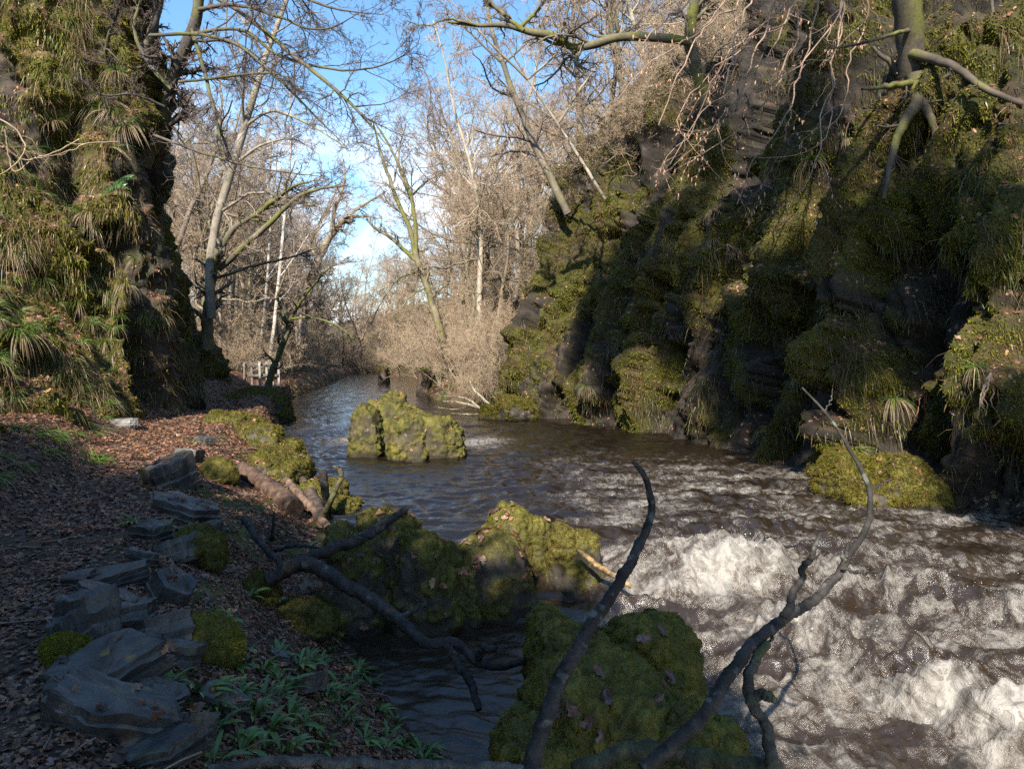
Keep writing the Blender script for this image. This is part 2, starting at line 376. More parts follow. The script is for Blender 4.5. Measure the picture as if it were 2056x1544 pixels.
def limb(pts, radii, n=24, sides=10, knob=.12, seed=0, wig=0., cap=True):
    """one thick, knobbly branch or log as V, F lists (quads and cap triangles)"""
    L = smooth_line(pts, n); t = np.linspace(0, 1, n)
    R = np.interp(t, np.linspace(0, 1, len(radii)), radii)
    if wig: L = L+wig*np.stack([fbm(np.stack([t*9, 0*t+k*5.1, 0*t+seed*1.7], 1), 3, seed+k) for k in range(3)], 1)*np.sin(np.pi*t)[:, None]
    V, f = tubes(L[None], R[None], sides)
    if knob:
        c = np.repeat(L, sides, 0); d = V-c; q = V/np.maximum(R.mean(), .01); fine = np.abs(perlin(q*np.array([2.6, 2.6, 2.6]), seed+8))*knob*.9
        V = c+d*(1+knob*1.3*fbm(q*.55, 3, seed)+knob*.5*fbm(q*2., 2, seed+5)+fine)[:, None]
    tri = []
    if cap:
        for e, b in ((0, 0), (1, (n-1)*sides)):
            ring = V[b:b+sides]; ctr_ = ring.mean(0); o_ = len(V); V = np.concatenate([V, ctr_+(ring-ctr_)*.999, [ctr_]]); k = np.arange(sides); c = len(V)-1; b = o_
            q = np.stack([np.full(sides, c), b+k, b+(k+1) % sides], 1); tri.append(q[:, ::-1] if not e else q)
    return V, f, (np.concatenate(tri) if tri else np.zeros((0, 3), int))
def merge(parts):
    V, Q, T = [], [], []; o = 0
    for p in parts:
        V.append(p[0]); 
        for f in p[1:]:
            f = np.asarray(f)
            if len(f): (Q if f.shape[1] == 4 else T).append(f+o)
        o += len(p[0])
    return np.concatenate(V), [np.concatenate(a) for a in (Q, T) if a]
def blades(p, d, ln, wd, r, droop=0., segs=1, twist=None):
    """N thin leaves: p base, d direction, ln length, wd width -> V, F, blade index per vertex"""
    N_ = len(p); d = nrm(d); ln = np.broadcast_to(ln, N_)[:, None]; wd = np.broadcast_to(wd, N_)[:, None]
    side = nrm(np.cross(d, r.normal(size=(N_, 3))))
    rows = []; q = p.copy(); dd = d.copy()
    for k in range(segs+1):
        t = k/segs; wk = wd*(1-t)**.7 if segs > 1 else wd*(1-t)
        if k == segs: rows.append(q[:, None])
        else: rows.append(np.stack([q-side*wk*.5*(1.0 if k or segs == 1 else .6), q+side*wk*.5*(1.0 if k or segs == 1 else .6)], 1))
        dd = nrm(dd+np.array([0, 0, -1.])*droop/segs); q = q+dd*ln/segs
    V = np.concatenate(rows, 1); m = V.shape[1]
    base = np.arange(N_)[:, None]*m; quads = [base+np.array([[2*k, 2*k+1, 2*k+3, 2*k+2]]) for k in range(segs-1)]
    tri = base+np.array([[m-3, m-2, m-1]])
    Fs = ([np.concatenate(quads)] if quads else [])+[tri]
    return V.reshape(-1, 3), Fs, np.repeat(np.arange(N_), m)
def sample(V, Fq, N, w, r, count):
    """points on quads chosen by area x weight"""
    a, b, c, d = (V[Fq[:, k]] for k in range(4))
    ar = .5*np.linalg.norm(np.cross(c-a, d-b), axis=1)*w
    i = r.choice(len(Fq), count, p=ar/ar.sum()); u, v = r.random((2, count, 1))
    p = (a[i]*(1-u)+b[i]*u)*(1-v)+(d[i]*(1-u)+c[i]*u)*v
    return p, nrm(N[Fq[i]].mean(1)), i
def in_view(p, m=.06):
    x = p[:, 0]/np.maximum(p[:, 1], .1)*F+HX; y = HY-(p[:, 2]-CZ)/np.maximum(p[:, 1], .1)*F
    return (p[:, 1] > .8) & (x > -2056*m) & (x < 2056*(1+m)) & (y > -1544*m) & (y < 1544*(1+m))
def leaves(p, n, size, r, col, lift=.004, curl=.35):
    """fallen leaves: 3x3 lobed, curled blades lying on the surface"""
    N_ = len(p); n = nrm(n+r.normal(size=(N_, 3))*.25)
    tA = nrm(np.cross(n, r.normal(size=(N_, 3)))); tB = np.cross(n, tA); sz = np.broadcast_to(size, N_)[:, None]
    uv = np.array([(-.62, 0), (-.36, -.30), (-.28, 0), (-.32, .34), (-.10, -.26), (.06, -.50), (.05, 0), (-.06, .28), (.10, .46), (.22, -.24), (.46, -.26), (.24, .2), (.42, .30), (.64, .03)])
    fq_ = np.array([(1, 4, 6, 2), (2, 6, 7, 3), (4, 5, 9, 6), (6, 11, 8, 7), (6, 9, 10, 13), (6, 13, 12, 11)]); ft_ = np.array([(0, 1, 2), (0, 2, 3)])
    cu = curl*r.normal(size=(N_, 1)); cv = curl*r.random((N_, 1))*1.3
    V = []
    for (u, v) in uv:
        h = cu*u*u*.8+cv*abs(v)*.9+.06*r.normal(size=(N_, 1)); ju, jv = .07*r.normal(size=(2, N_, 1))
        V.append(p+sz*(tA*(u+ju)*(1-.15*cv)+tB*(v+jv)*(1-.25*cv)+n*h)+n*lift)
    V = np.stack(V, 1); b = np.arange(N_)[:, None]*14
    quads = b[:, :, None]+fq_[None]; tris = b[:, :, None]+ft_[None]
    return V.reshape(-1, 3), [quads.reshape(-1, 4), tris.reshape(-1, 3)], np.repeat(col, 14, 0)
def leaf_colors(n, r):
    pal = np.array([(.19, .085, .050), (.25, .12, .065), (.14, .062, .042), (.27, .165, .11), (.09, .048, .038), (.33, .17, .08)])
    return pal[r.integers(0, 6, n)]*r.uniform(.7, 1.2, (n, 1))
def moss_colors(p, r, seed=60, dry=.25):
    f = fbm(p*1.7, 3, seed); g = r.random(len(p))
    c = mixc((.055, .062, .008), (.19, .185, .022), np.clip(.5+.5*f+.5*(g-.5), 0, 1))
    dry = dry*np.clip(1+2.2*fbm(p*np.array([1.1, 1.1, .5]), 3, 66), .1, 2.6); c = np.where((r.random(len(p)) < dry)[:, None], mixc((.10, .058, .024), (.19, .13, .055), g), c)
    return c*r.uniform(.75, 1.2, (len(p), 1))

# ------------------------------------------------------------------ moss, litter and hanging grass on the cliffs
def cliff_cover(K, leafy, mossn, hangn, littern, seed, dk=1.):
    r = np.random.default_rng(seed); Fq = gridf(K['n'], K['m'])
    ctr = K['V'][Fq].mean(1); vis = in_view(ctr); dist = np.linalg.norm(ctr-np.array([0, 0, CZ]), axis=1)
    ml = K['moss'][Fq].mean(1); wt = vis/np.maximum(dist, 4)**1.6
    facing = ((np.array([0, 0, CZ])-ctr)*K['N'][Fq].mean(1)).sum(1)/dist; wt = wt*np.clip(facing+.35, 0, 1)
    p, n, i = sample(K['V'], Fq, K['N'], wt*(ml**2+.02), r, mossn)
    dd = np.linalg.norm(p, axis=1)
    V, Fc, ix = blades(p-n*.01, n*.8+r.normal(size=p.shape)*.55+np.array([0, 0, -.35]), r.uniform(.03, .075, mossn)*(dd/11)**.5, r.uniform(.014, .03, mossn)*(dd/11)**.6, r, .4, 1)
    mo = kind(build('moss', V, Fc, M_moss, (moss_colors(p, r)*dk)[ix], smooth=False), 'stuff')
    # long hanging moss and dead grass in clumps
    cl = np.clip(fbm(ctr*1.1, 3, seed+3)*1.5+.1, 0, 1)**2
    p, n, i = sample(K['V'], Fq, K['N'], wt*(cl+.02)*(np.abs(K['N'][Fq].mean(1)[:, 2]) < .75), r, hangn)
    g = fbm(p*.9, 3, seed+4); grass = (g+r.normal(size=len(p))*.25 > .12)
    ln = np.where(grass, r.uniform(.2, .75, hangn), r.uniform(.08, .26, hangn)); wd = np.where(grass, r.uniform(.006, .013, hangn), r.uniform(.014, .03, hangn))
    V, Fc, ix = blades(p-n*.02, n*.6+r.normal(size=p.shape)*.3+np.array([0, 0, -.1]), ln, wd, r, 1.9, 3)
    gc = np.where((r.random(hangn) < .62)[:, None], mixc((.13, .07, .035), (.33, .23, .13), r.random(hangn)**1.4), mixc((.05, .07, .014), (.10, .13, .03), r.random(hangn)))
    hc = np.where(grass[:, None], gc, moss_colors(p, r, 61, .35))
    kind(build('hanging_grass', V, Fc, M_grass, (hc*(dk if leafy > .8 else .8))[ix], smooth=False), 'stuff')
    up = K['N'][Fq].mean(1)[:, 2]
    p, n, i = sample(K['V'], Fq, K['N'], wt*(ss(.2, .6, up)*leafy+.02)*np.clip(.6+fbm(ctr*.8, 3, seed+8), 0, 1), r, littern)
    V, Fc, c = leaves(p, n, r.uniform(.05, .10, littern), r, leaf_colors(littern, r)*1.15)
    kind(build('leaf_litter', V, Fc, M_leaf, c, smooth=False), 'stuff')
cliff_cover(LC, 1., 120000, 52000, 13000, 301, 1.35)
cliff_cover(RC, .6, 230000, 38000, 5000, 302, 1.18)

# ------------------------------------------------------------------ unseen leaf clumps added behind the viewpoint, shaped to shade foreground and right cliff
def add_shade_clumps():
    r = np.random.default_rng(41); pts = []
    for c, rad, n in (((-3.2, -4.6, 27.0), (1.7, 1.0, 4.0), 2300), ((1.9, -4.6, 18.6), (1.7, 1.0, 2.9), 1700), ((.5, -4.6, 20.2), (.9, .9, 1.5), 520), ((3.4, -4.6, 17.7), (.8, .9, 1.6), 420), ((3.9, -4.6, 13.1), (1.0, .9, 1.2), 330), ((1.2, -4.6, 25.0), (1.7, 1.0, 2.0), 800), ((-.9, -4.6, 29.4), (1.5, 1.0, 3.6), 900), ((-1.2, -4.6, 24.2), (.9, .9, 1.6), 420), ((7, -4.6, 14), (2.2, 1.2, 6), 2200)):
        q = nrm(r.normal(size=(n, 3)))*r.random((n, 1))**.4; p = np.array(c)+q*np.array(rad)
        pts.append(p[fbm(p*.62, 3, 43) > -.13])
    pts = [p[((p[:, 0]-.2)**2+(p[:, 2]-22.3)**2 > .6) & ((p[:, 0]-2.6)**2+(p[:, 2]-19.5)**2 > .16)] for p in pts]
    n = 9000; x = r.uniform(-13, -.2, n); top = np.interp(x, [-13, -9, -6.3, -4, -2.5, -1.3, -.6, -.2], [14, 12.2, 11.3, 10.0, 9.5, 8.6, 7.5, 5.5])
    z = 1.5+(top-1.5)*r.random(n)**.8; p = np.c_[x, -4.4+r.normal(size=n)*.5, z]; p[:, 2] += .35*fbm(p*.9, 2, 45)
    pts.append(p[fbm(p*.6, 3, 46) > -.55])
    p = np.concatenate(pts); n = len(p); k = 7
    q = np.repeat(p, k, 0)+r.normal(size=(n*k, 3))*.14
    V, Fc, ix = blades(q, r.normal(size=q.shape), r.uniform(.16, .34, n*k), r.uniform(.08, .15, n*k), r, .3, 1)
    kind(build('shade_clumps', V, Fc, M_leafg, np.tile((.05, .075, .025), (len(V), 1)), smooth=False), 'stuff')
add_shade_clumps()
# unseen slope behind the camera, below the leaf clumps
bx, by = np.meshgrid(np.linspace(-26, 16, 80), np.linspace(-26, -2.2, 60), indexing='xy')
bz = .4+ss(-1.5, -5, bx)*3.2*ss(-2, -6, by)+np.maximum(-bx-5, 0)*.75*ss(-1.5, -5, by)+np.maximum(bx-6, 0)*.9+.3*fbm(np.stack([bx.ravel(), by.ravel(), 0*bx.ravel()], 1)*.5, 4, 77).reshape(bx.shape)
bV = np.stack([bx.ravel(), by.ravel(), np.minimum(bz, 8.5).ravel()], 1)
kind(build('hillside', bV, gridf(60, 80), M_soil, np.tile((.08, .055, .035), (len(bV), 1))), 'structure')

# ------------------------------------------------------------------ river
def seg_dist(x, y, a, b):
    a = np.array(a, float); b = np.array(b, float); d = b-a; L2 = (d**2).sum()
    t = np.clip(((x-a[0])*d[0]+(y-a[1])*d[1])/L2, 0, 1); nx, ny = -d[1]/math.sqrt(L2), d[0]/math.sqrt(L2)
    return t, (x-a[0]-d[0]*t)*nx+(y-a[1]-d[1]*t)*ny, np.hypot(x-a[0]-d[0]*t, y-a[1]-d[1]*t)
CRESTS = [((1.7, 8.05), (3.4, 7.85), .38, .46), ((2.7, 6.7), (3.7, 4.5), .38, .42), ((4.1, 7.5), (5.2, 6.7), .30, .26), ((2.2, 9.6), (3.9, 9.9), .14, .3), ((3.6, 9.0), (5.2, 8.6), .18, .28), ((1.5, 6.6), (2.3, 6.0), .12, .22), ((1.5, 5.0), (2.6, 4.3), .12, .3), ((4.4, 5.9), (5.4, 5.0), .2, .3)]
def river_surface(x, y):
    q = np.stack([x, y, 0*x], 1)
    rap = ss(11.5, 8.2, y+.25*x)*ss(.5, 1.4, x+.15*(y-5)); mid = ss(19, 14, y)*ss(-1, 1.5, x)*(1-rap)
    pool = ss(9.2, 8, y)*ss(1.4, .6, x)
    z = zw(x, y)
    wq = q+.25*np.stack([fbm(q*.8, 2, 91), fbm(q*.8, 2, 92), 0*x], 1)
    z = z+.075*fbm(wq*np.array([1.1, 2.6, 1]), 3, 81)*(1-.75*pool)*ss(80, 20, y)+.042*fbm(wq*np.array([3.2, 6.5, 1]), 3, 82)*(1+mid)*(1-.5*pool)*ss(40, 12, y)
    z = z+mid*.05*fbm(wq*np.array([1.2, 2.2, 1]), 3, 83)+pool*(.010*fbm(wq*np.array([3., 4., 1]), 3, 94)+.004*fbm(wq*np.array([8, 11., 1]), 3, 95))
    foam = np.zeros_like(x); front = np.zeros_like(x)
    wig = .22*fbm(q*1.6, 3, 84)
    for a, b, h, sg in CRESTS:
        t, n, d = seg_dist(x, y, a, b); n = n+wig
        near = np.where(n > 0, -1., 1.)                      # which side faces downstream (towards the viewer)
        sgn = -n if (b[0] > a[0]) else n
        prof = np.where(sgn > 0, np.exp(-(sgn/(sg*.75))**2), np.exp(-(sgn/(sg*1.5))**2)); end = np.exp(-np.maximum(d-np.abs(n), 0)**2/.12)
        along = .65+.35*np.sin(np.pi*np.clip(t, 0, 1))
        z = z+h*prof*end*along*(1+.35*fbm(q*2.2, 3, 85)); foam = np.maximum(foam, min(1, h*2.6)*end*np.exp(-((sgn-sg*.35)/(sg*1.25))**2))
    turb = 1-2*np.abs(perlin(wq*np.array([1.7, 2.4, 1]), 86)); turb2 = 1-2*np.abs(perlin(wq*np.array([6.5, 2.6, 1])+3, 87))
    z = z+rap*(.15*turb+.032*turb2+.016*fbm(q*11, 3, 88))+foam*(.05*turb2+.10*fbm(wq*np.array([3.5, 2.6, 1]), 4, 96)+.035*fbm(wq*np.array([15, 6, 1]), 4, 89))
    sn = fbm(wq*np.array([.7, 1.6, 1]), 4, 93)
    foam = np.maximum(foam*(.62+.85*sn), rap*(.20+.55*sn+.16*turb)); foam = np.maximum(foam, mid*(.29+.50*sn)*ss(-.4, 1.6, x))
    # white water round the island rock and the tongue right of it
    foam = np.maximum(foam, .75*np.exp(-((x+.85)/.75)**2-((y-19.5)/1.2)**2)); foam = np.maximum(foam, .7*np.exp(-((x+4.6)/.45)**2-((y-20.2)/1.1)**2))
    foam = np.maximum(foam, .35*np.exp(-((x+6.2)/.5)**2-((y-33)/1.5)**2))
    z = z+.09*np.exp(-((x+.75)/.6)**2-((y-19.2)/.5)**2)
    foam = np.maximum(foam, .62*np.exp(-((x-1.35)/.3)**2-((y-8.0)/.7)**2))
    return z, np.clip(foam, 0, 1), np.clip(rap*.75+mid*.05+pool*1.3, 0, 1), pool  # aerated brown, plus a pool term painting tan reflected light into the colour
wy = np.concatenate([np.exp(np.linspace(math.log(2.0), math.log(24), 820)), np.exp(np.linspace(math.log(24.1), math.log(130), 160))]); wu = np.linspace(0, 1, 520)
WY, WU = np.meshgrid(wy, wu, indexing='ij')
wlo = np.where(WY < 9, np.minimum(xL(WY)-1.2, -.6), xL(WY)-1.0); whi = np.minimum(xR(WY)+1.6, .82*WY+1.2); WX = wlo+(whi-wlo)*WU
wx_, wy_ = WX.ravel(), WY.ravel(); wz_, wfoam, waer_refl, wpool = river_surface(wx_, wy_)
wV = np.stack([wx_, wy_, wz_], 1)
m, nt, b, out = newmat('river_water'); v = geo(nt)
mpn = nd(nt, 'ShaderNodeMapping'); mpn.inputs['Scale'].default_value = (1, 1.8, 1); nt.links.new(v, mpn.inputs[0])
f1 = noise_node(nt, 3.2, 10, .66, mpn.outputs[0], .9); f2 = noise_node(nt, 26., 6, .7, mpn.outputs[0], .8)
fo = attr(nt, 'foam', 'Fac')
def mth(op, a, b_=None, clamp=False):
    n = nd(nt, 'ShaderNodeMath', operation=op); n.use_clamp = clamp
    for i, q in enumerate((a, b_)):
        if q is None: continue
        if isinstance(q, bpy.types.NodeSocket): nt.links.new(q, n.inputs[i])
        else: n.inputs[i].default_value = q
    return n.outputs[0]
mp2 = nd(nt, 'ShaderNodeMapping'); mp2.inputs['Scale'].default_value = (1, .24, 1); mp2.inputs['Rotation'].default_value = (0, 0, .35); nt.links.new(v, mp2.inputs[0])
f3 = noise_node(nt, 7., 8, .66, mp2.outputs[0], .7)
vein = mth('SUBTRACT', 1., mth('MULTIPLY', mth('ABSOLUTE', mth('SUBTRACT', f3.outputs[0], .5)), 7.), True)
mx = mth('ADD', mth('MULTIPLY', f1.outputs[0], .80), mth('MULTIPLY', f2.outputs[0], .09)); mx = mth('ADD', mx, mth('MULTIPLY', vein, .16))
fac = mth('ADD', mx, mth('MULTIPLY', fo, .46))
fm = ramp(nt, fac, [(.64, 0.), (.74, .22), (.86, .6), (1.0, .92)])
fm2 = mth('MULTIPLY', fm.outputs[0], mth('MULTIPLY', fo, 5., True))
deep = mixrgb(nt, 'MIX', mth('MULTIPLY', attr(nt, 'aer_refl', 'Fac'), mth('ADD', f1.outputs[0], .25)), (.010, .007, .0045), (.036, .023, .014))
deep = mixrgb(nt, 'MIX', mth('MULTIPLY', fo, .75), deep, (.085, .055, .032))
colr = mixrgb(nt, 'MIX', fm2, deep, (.31, .285, .255))
nt.links.new(colr, b.inputs['Base Color'])
nt.links.new(mth('ADD', mth('MULTIPLY', fm2, .45), mth('ADD', mth('MULTIPLY', attr(nt, 'aer_refl', 'Fac'), .12), .05)), b.inputs['Roughness']); b.inputs['IOR'].default_value = 1.68
r1 = noise_node(nt, 5., 8, .66, mpn.outputs[0], 1.2); r2 = noise_node(nt, 38., 5, .7, mpn.outputs[0], .4)
hh = mth('ADD', mth('MULTIPLY', r1.outputs[0], .75), mth('MULTIPLY', r2.outputs[0], .10)); hh = mth('ADD', hh, mth('MULTIPLY', fm2, 1.2)); hh = mth('ADD', hh, mth('MULTIPLY', mth('MULTIPLY', f3.outputs[0], fo), 3.0))
bp = nd(nt, 'ShaderNodeBump'); bp.inputs['Distance'].default_value = .016; bp.inputs['Strength'].default_value = 1.
nt.links.new(hh, bp.inputs['Height']); nt.links.new(bp.outputs[0], b.inputs['Normal'])
M_water = m
kind(build('river', wV, gridf(len(wy), 520), M_water, attrs=dict(foam=wfoam, aer_refl=waer_refl)), 'structure')
# spray thrown up by the standing waves
r = np.random.default_rng(55); n = 700; pp = []
for a, b_, h, sg in CRESTS[:3]:
    k = int(n*h); t = r.random(k); p = np.array(a)+(np.array(b_)-np.array(a))*t[:, None]+r.normal(size=(k, 2))*sg*.55; pp.append(np.c_[p, h*.9*np.ones(k)])
pp = np.concatenate(pp); z0 = river_surface(pp[:, 0], pp[:, 1])[0]
pp[:, 2] = z0+np.abs(r.normal(size=len(pp)))**1.5*.05
oc = np.array([(1, 0, 0), (-1, 0, 0), (0, 1, 0), (0, -1, 0), (0, 0, 1), (0, 0, -1)], float); of = np.array([(0, 2, 4), (2, 1, 4), (1, 3, 4), (3, 0, 4), (2, 0, 5), (1, 2, 5), (3, 1, 5), (0, 3, 5)])
sz = r.uniform(.0012, .004, len(pp))*(1+1.2*(r.random(len(pp)) > .94))
V = (pp[:, None]+oc[None]*sz[:, None, None]*r.uniform(.7, 1.5, (len(pp), 1, 3))).reshape(-1, 3); Fc = (np.arange(len(pp))[:, None, None]*6+of[None]).reshape(-1, 3)
m, nt, b, out = newmat('spray'); b.inputs['Base Color'].default_value = (.75, .7, .62, 1); b.inputs['Roughness'].default_value = .15
sn_ = noise_node(nt, 8.); nt.links.new(ramp(nt, sn_.outputs[0], [(.3, (.6, .55, .48)), (.7, (.85, .82, .78))]).outputs[0], b.inputs['Base Color'])
kind(build('spray', V, Fc, m), 'stuff')

# ------------------------------------------------------------------ rocks
import bmesh
_ico = {}
def ico(s):
    if s not in _ico:
        bm = bmesh.new(); bmesh.ops.create_icosphere(bm, subdivisions=s, radius=1.)
        _ico[s] = (np.array([v.co for v in bm.verts]), np.array([[v.index for v in f.verts] for f in bm.faces])); bm.free()
    return _ico[s]
def rock(c, dims, seed, rz=0., tilt=(0, 0), sub=6, planes=9, sharp=30., rough=.07, up=.0, block=True):
    d, f = ico(sub); r = np.random.default_rng(seed)
    pn = nrm(r.normal(size=(planes, 3))); ph = r.uniform(.62, .95, planes)
    if block:
        bn = np.array([(1, 0, .18), (-1, 0, .18), (0, 1, .18), (0, -1, .18), (.1, .05, 1), (0, 0, -1), (.7, .7, .25), (-.7, .7, .25), (.7, -.7, .25), (-.7, -.7, .25)], float)+r.normal(size=(10, 3))*.16
        pn = np.concatenate([nrm(bn), pn[:4]]); ph = np.concatenate([[.74, .74, .74, .74, .80, .8, .86, .86, .86, .86]+r.normal(size=10)*.05, ph[:4]*.1+.82])
    pn = np.concatenate([pn, [(0, 0, 1), (0, 0, -1)]]) if up else pn
    ph = np.concatenate([ph, [up, .8]]) if up else ph
    q = np.maximum(d@pn.T, .02)/ph
    rr = 1/((q**sharp).sum(1)+1.)**(1/sharp)
    p = d*rr[:, None]*np.array(dims)
    sc_ = min(dims); n1 = fbm(p/sc_*.9+seed, 4, seed); n2 = fbm(p/sc_*3.2+seed, 4, seed+1)
    p = p*(1+rough*1.6*n1+rough*.8*n2)[:, None]
    M = (Matrix.Rotation(rz, 3, 'Z') @ Matrix.Rotation(tilt[0], 3, 'X') @ Matrix.Rotation(tilt[1], 3, 'Y'))
    return p@np.array(M).T+np.array(c), f
def vnormals(V, f):
    n = np.cross(V[f[:, 1]]-V[f[:, 0]], V[f[:, 2]]-V[f[:, 0]]); N = np.zeros_like(V)
    for k in range(3): np.add.at(N, f[:, k], n)
    return nrm(N)
def boulder(name, label, cat, lumps, group=None, moss=1., nmoss=9000, ml=(.012, .035), base=(.062, .05, .038), leafn=0, mat=None, seed=1, thr=.0, mw=.006, sub=6, hang=0.):
    parts = [rock(sub=sub, **l) for l in lumps]; V, fs = merge(parts); f = fs[0]
    N = vnormals(V, f); r = np.random.default_rng(seed)
    mk = moss*ss(-.25, .25, N[:, 2]*.9+.85*fbm(V*2.2, 4, seed+5)+.5*fbm(V*7, 3, seed+15)-.12-thr)
    mk = mk*ss(-.02, .12, V[:, 2]-zw(V[:, 0], V[:, 1])) if cat == 'boulder' else mk
    rc = mixc(np.array(base)*.6, np.array(base)*1.35, ss(-.6, .6, fbm(V*4, 4, seed+6)))
    rc = mixc(rc, (.22, .21, .19), .6*ss(.45, .7, fbm(V*9, 3, seed+8)))
    mcol = mixc((.06, .058, .012), (.128, .110, .022), ss(-.5, .6, fbm(V*5, 3, seed+7)))
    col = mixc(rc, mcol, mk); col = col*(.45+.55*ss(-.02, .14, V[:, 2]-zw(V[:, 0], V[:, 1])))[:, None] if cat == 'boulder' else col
    big = (V.max(0)-V.min(0)).max(); V = V+N*(mk*(.012+.010*big)*(1+1.2*np.abs(perlin(V*9, seed+9))*2+.9*fbm(V*22, 2, seed+10)-.6))[:, None]
    loc = np.array([V[:, 0].mean(), V[:, 1].mean(), V[:, 2].min()])
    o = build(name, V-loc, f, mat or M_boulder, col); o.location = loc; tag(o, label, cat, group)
    if nmoss:
        fq = np.c_[f, f[:, 2]]; cen = V[f].mean(1)
        inside = np.zeros(len(f), bool)
        wt = np.clip(mk[f].mean(1), 0, 1)**1.5*(((np.array([0, 0, CZ])-cen)*N[f].mean(1)).sum(1) > -.5)*(cen[:, 2] > zw(cen[:, 0], cen[:, 1])-.02)
        p, n, i = sample(V, fq, N, wt+1e-6, r, nmoss)
        hg = np.array([0, 0, -1.])*hang
        VV, Fc, ix = blades(p-n*.004, n*1.+r.normal(size=p.shape)*.6+hg, .85*r.uniform(ml[0], ml[1], nmoss), 1.15*r.uniform(mw*.7, mw*1.5, nmoss), r, .6, 2)
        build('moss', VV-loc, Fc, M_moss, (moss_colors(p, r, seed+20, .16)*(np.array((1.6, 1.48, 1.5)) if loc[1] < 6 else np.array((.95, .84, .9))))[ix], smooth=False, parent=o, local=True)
    if leafn:
        fq = np.c_[f, f[:, 2]]; wt = ss(.1, .7, N[f].mean(1)[:, 2])*np.clip(.3+fbm(V[f].mean(1)*2., 3, seed+31), 0, 1)**1.5+1e-6
        p, n, i = sample(V, fq, N, wt, r, leafn)
        VV, Fc, c = leaves(p+n*.012, n, r.uniform(.05, .09, leafn), r, leaf_colors(leafn, r))
        kind(build('fallen_leaves', VV, Fc, M_leaf, c, smooth=False), 'stuff')
    return o, V, f, N
def lump(px, D, hw, ztop, zbot, dy=None, seed=1, rz=0., **k):
    return dict(c=((px-HX)/F*D, D, (ztop+zbot)/2), dims=(hw*1.2, (dy or hw)*1.2, (ztop-zbot)/2*1.2), seed=seed, rz=rz, **k)
boulder('mossy_boulder', 'large mossy rock island standing in mid river with a taller knob on its left', 'boulder',
        [lump(782, 17.6, .74, 1.26, -1.2, .7, 3, .1, sharp=14.), lump(788, 17.7, .44, 1.46, -1.0, .45, 9, .3, sharp=12.), lump(822, 17.5, .5, 1.12, -1.0, .5, 10, .3, sharp=14.), lump(738, 17.1, .42, 1.12, -1.0, .5, 4, sharp=14.), lump(856, 16.9, .88, .98, -1.0, .62, 5, -.1, sharp=18.), lump(820, 16.5, .50, .88, -.9, .45, 8, .2), lump(905, 16.8, .42, .78, -.9, .5, 6, .1, sharp=14.)],
        nmoss=24000, ml=(.012, .035), mw=.010, leafn=120, seed=11, thr=-.02, base=(.060, .048, .026))
boulder('mossy_boulder', 'broad dark mossy boulder behind the forked fallen branch, its top edge catching sun', 'boulder',
        [lump(775, 7.5, .46, .80, -.7, .46, 21, sharp=16.), lump(850, 7.3, .40, .58, -.7, .45, 22, .5), lump(715, 7.2, .34, .72, -.6, .4, 23)], 'row of boulders at the water edge', nmoss=24000, leafn=70, seed=13, thr=.12)
boulder('mossy_boulder', 'shaded boulder with purple dead leaves on its sloping front, left of the gap', 'boulder',
        [lump(985, 7.6, .48, .50, -.8, .42, 31), lump(930, 7.3, .26, .3, -.7, .3, 32)], 'row of boulders at the water edge', nmoss=14000, leafn=80, seed=15, moss=.8)
boulder('mossy_boulder', 'sunlit yellow-green mossy boulder with a square top edge beside the river', 'boulder',
        [lump(1018, 8.5, .36, .58, -.6, .36, 35, .3, sharp=18.), lump(1070, 8.6, .26, .45, -.6, .3, 36)], 'row of boulders at the water edge', nmoss=14000, leafn=18, seed=16, thr=-.3)
boulder('mossy_boulder', 'pointed mossy boulder beside the white water with a pale stick leaning on it', 'boulder',
        [lump(1158, 8.05, .35, .46, -.8, .36, 37, .2, sharp=12.), lump(1132, 8.0, .2, .56, -.4, .24, 38, sharp=12.)], 'row of boulders at the water edge', nmoss=15000, leafn=8, seed=17, thr=.05)
FB = boulder('mossy_boulder', 'great rounded moss-covered boulder in the foreground behind the bare branches', 'boulder',
        [lump(1305, 5.0, .38, .70, -.9, .42, 41, sharp=9.), lump(1165, 4.9, .40, .64, -.9, .42, 42, sharp=9.), lump(1235, 4.3, .60, .64, -.9, .55, 43, .3, sharp=10.), lump(1405, 3.95, .34, .42, -.8, .45, 44, sharp=9.), lump(1085, 4.1, .34, .34, -.8, .45, 45, sharp=9.)],
        nmoss=95000, ml=(.012, .032), mw=.0045, seed=19, thr=-.35, sub=7)
boulder('mossy_boulder', 'low dark mossy rock spur in the water just behind the great foreground boulder', 'boulder',
        [lump(1110, 5.5, .24, .42, -.8, .3, 47)], nmoss=7000, seed=20)
boulder('mossy_boulder', 'moss and leaf topped boulder at the foot of the right cliff, wet at its base', 'boulder',
        [lump(1790, 11.9, .62, .66, -.8, .6, 51, .4), lump(1845, 11.6, .42, .42, -.6, .5, 52), lump(1700, 12.2, .42, .74, -.5, .45, 53, .2), lump(1745, 11.5, .35, .28, -.6, .4, 54)], nmoss=26000, ml=(.03, .08), mw=.013, leafn=60, seed=21, thr=-.2, hang=.5)
boulder('mossy_boulder', 'small mossy rock at the water edge below the tip of the right cliff', 'boulder',
        [lump(1035, 26.0, .75, .8, -.6, .6, 55), lump(985, 26.6, .5, .45, -.5, .5, 56)], nmoss=9000, ml=(.04, .09), mw=.025, seed=22, hang=.4)
boulder('mossy_rock', 'steep mossy rock block at the river edge just before the footbridge', 'rock',
        [lump(520, 26.5, 1.15, 1.02, -.9, 1.2, 61, .2), lump(555, 25.6, .55, .86, -.9, .8, 62), lump(475, 24.5, .8, .92, -.6, 1., 63)], 'mossy bank rocks', nmoss=16000, ml=(.03, .08), mw=.022, leafn=90, seed=23)
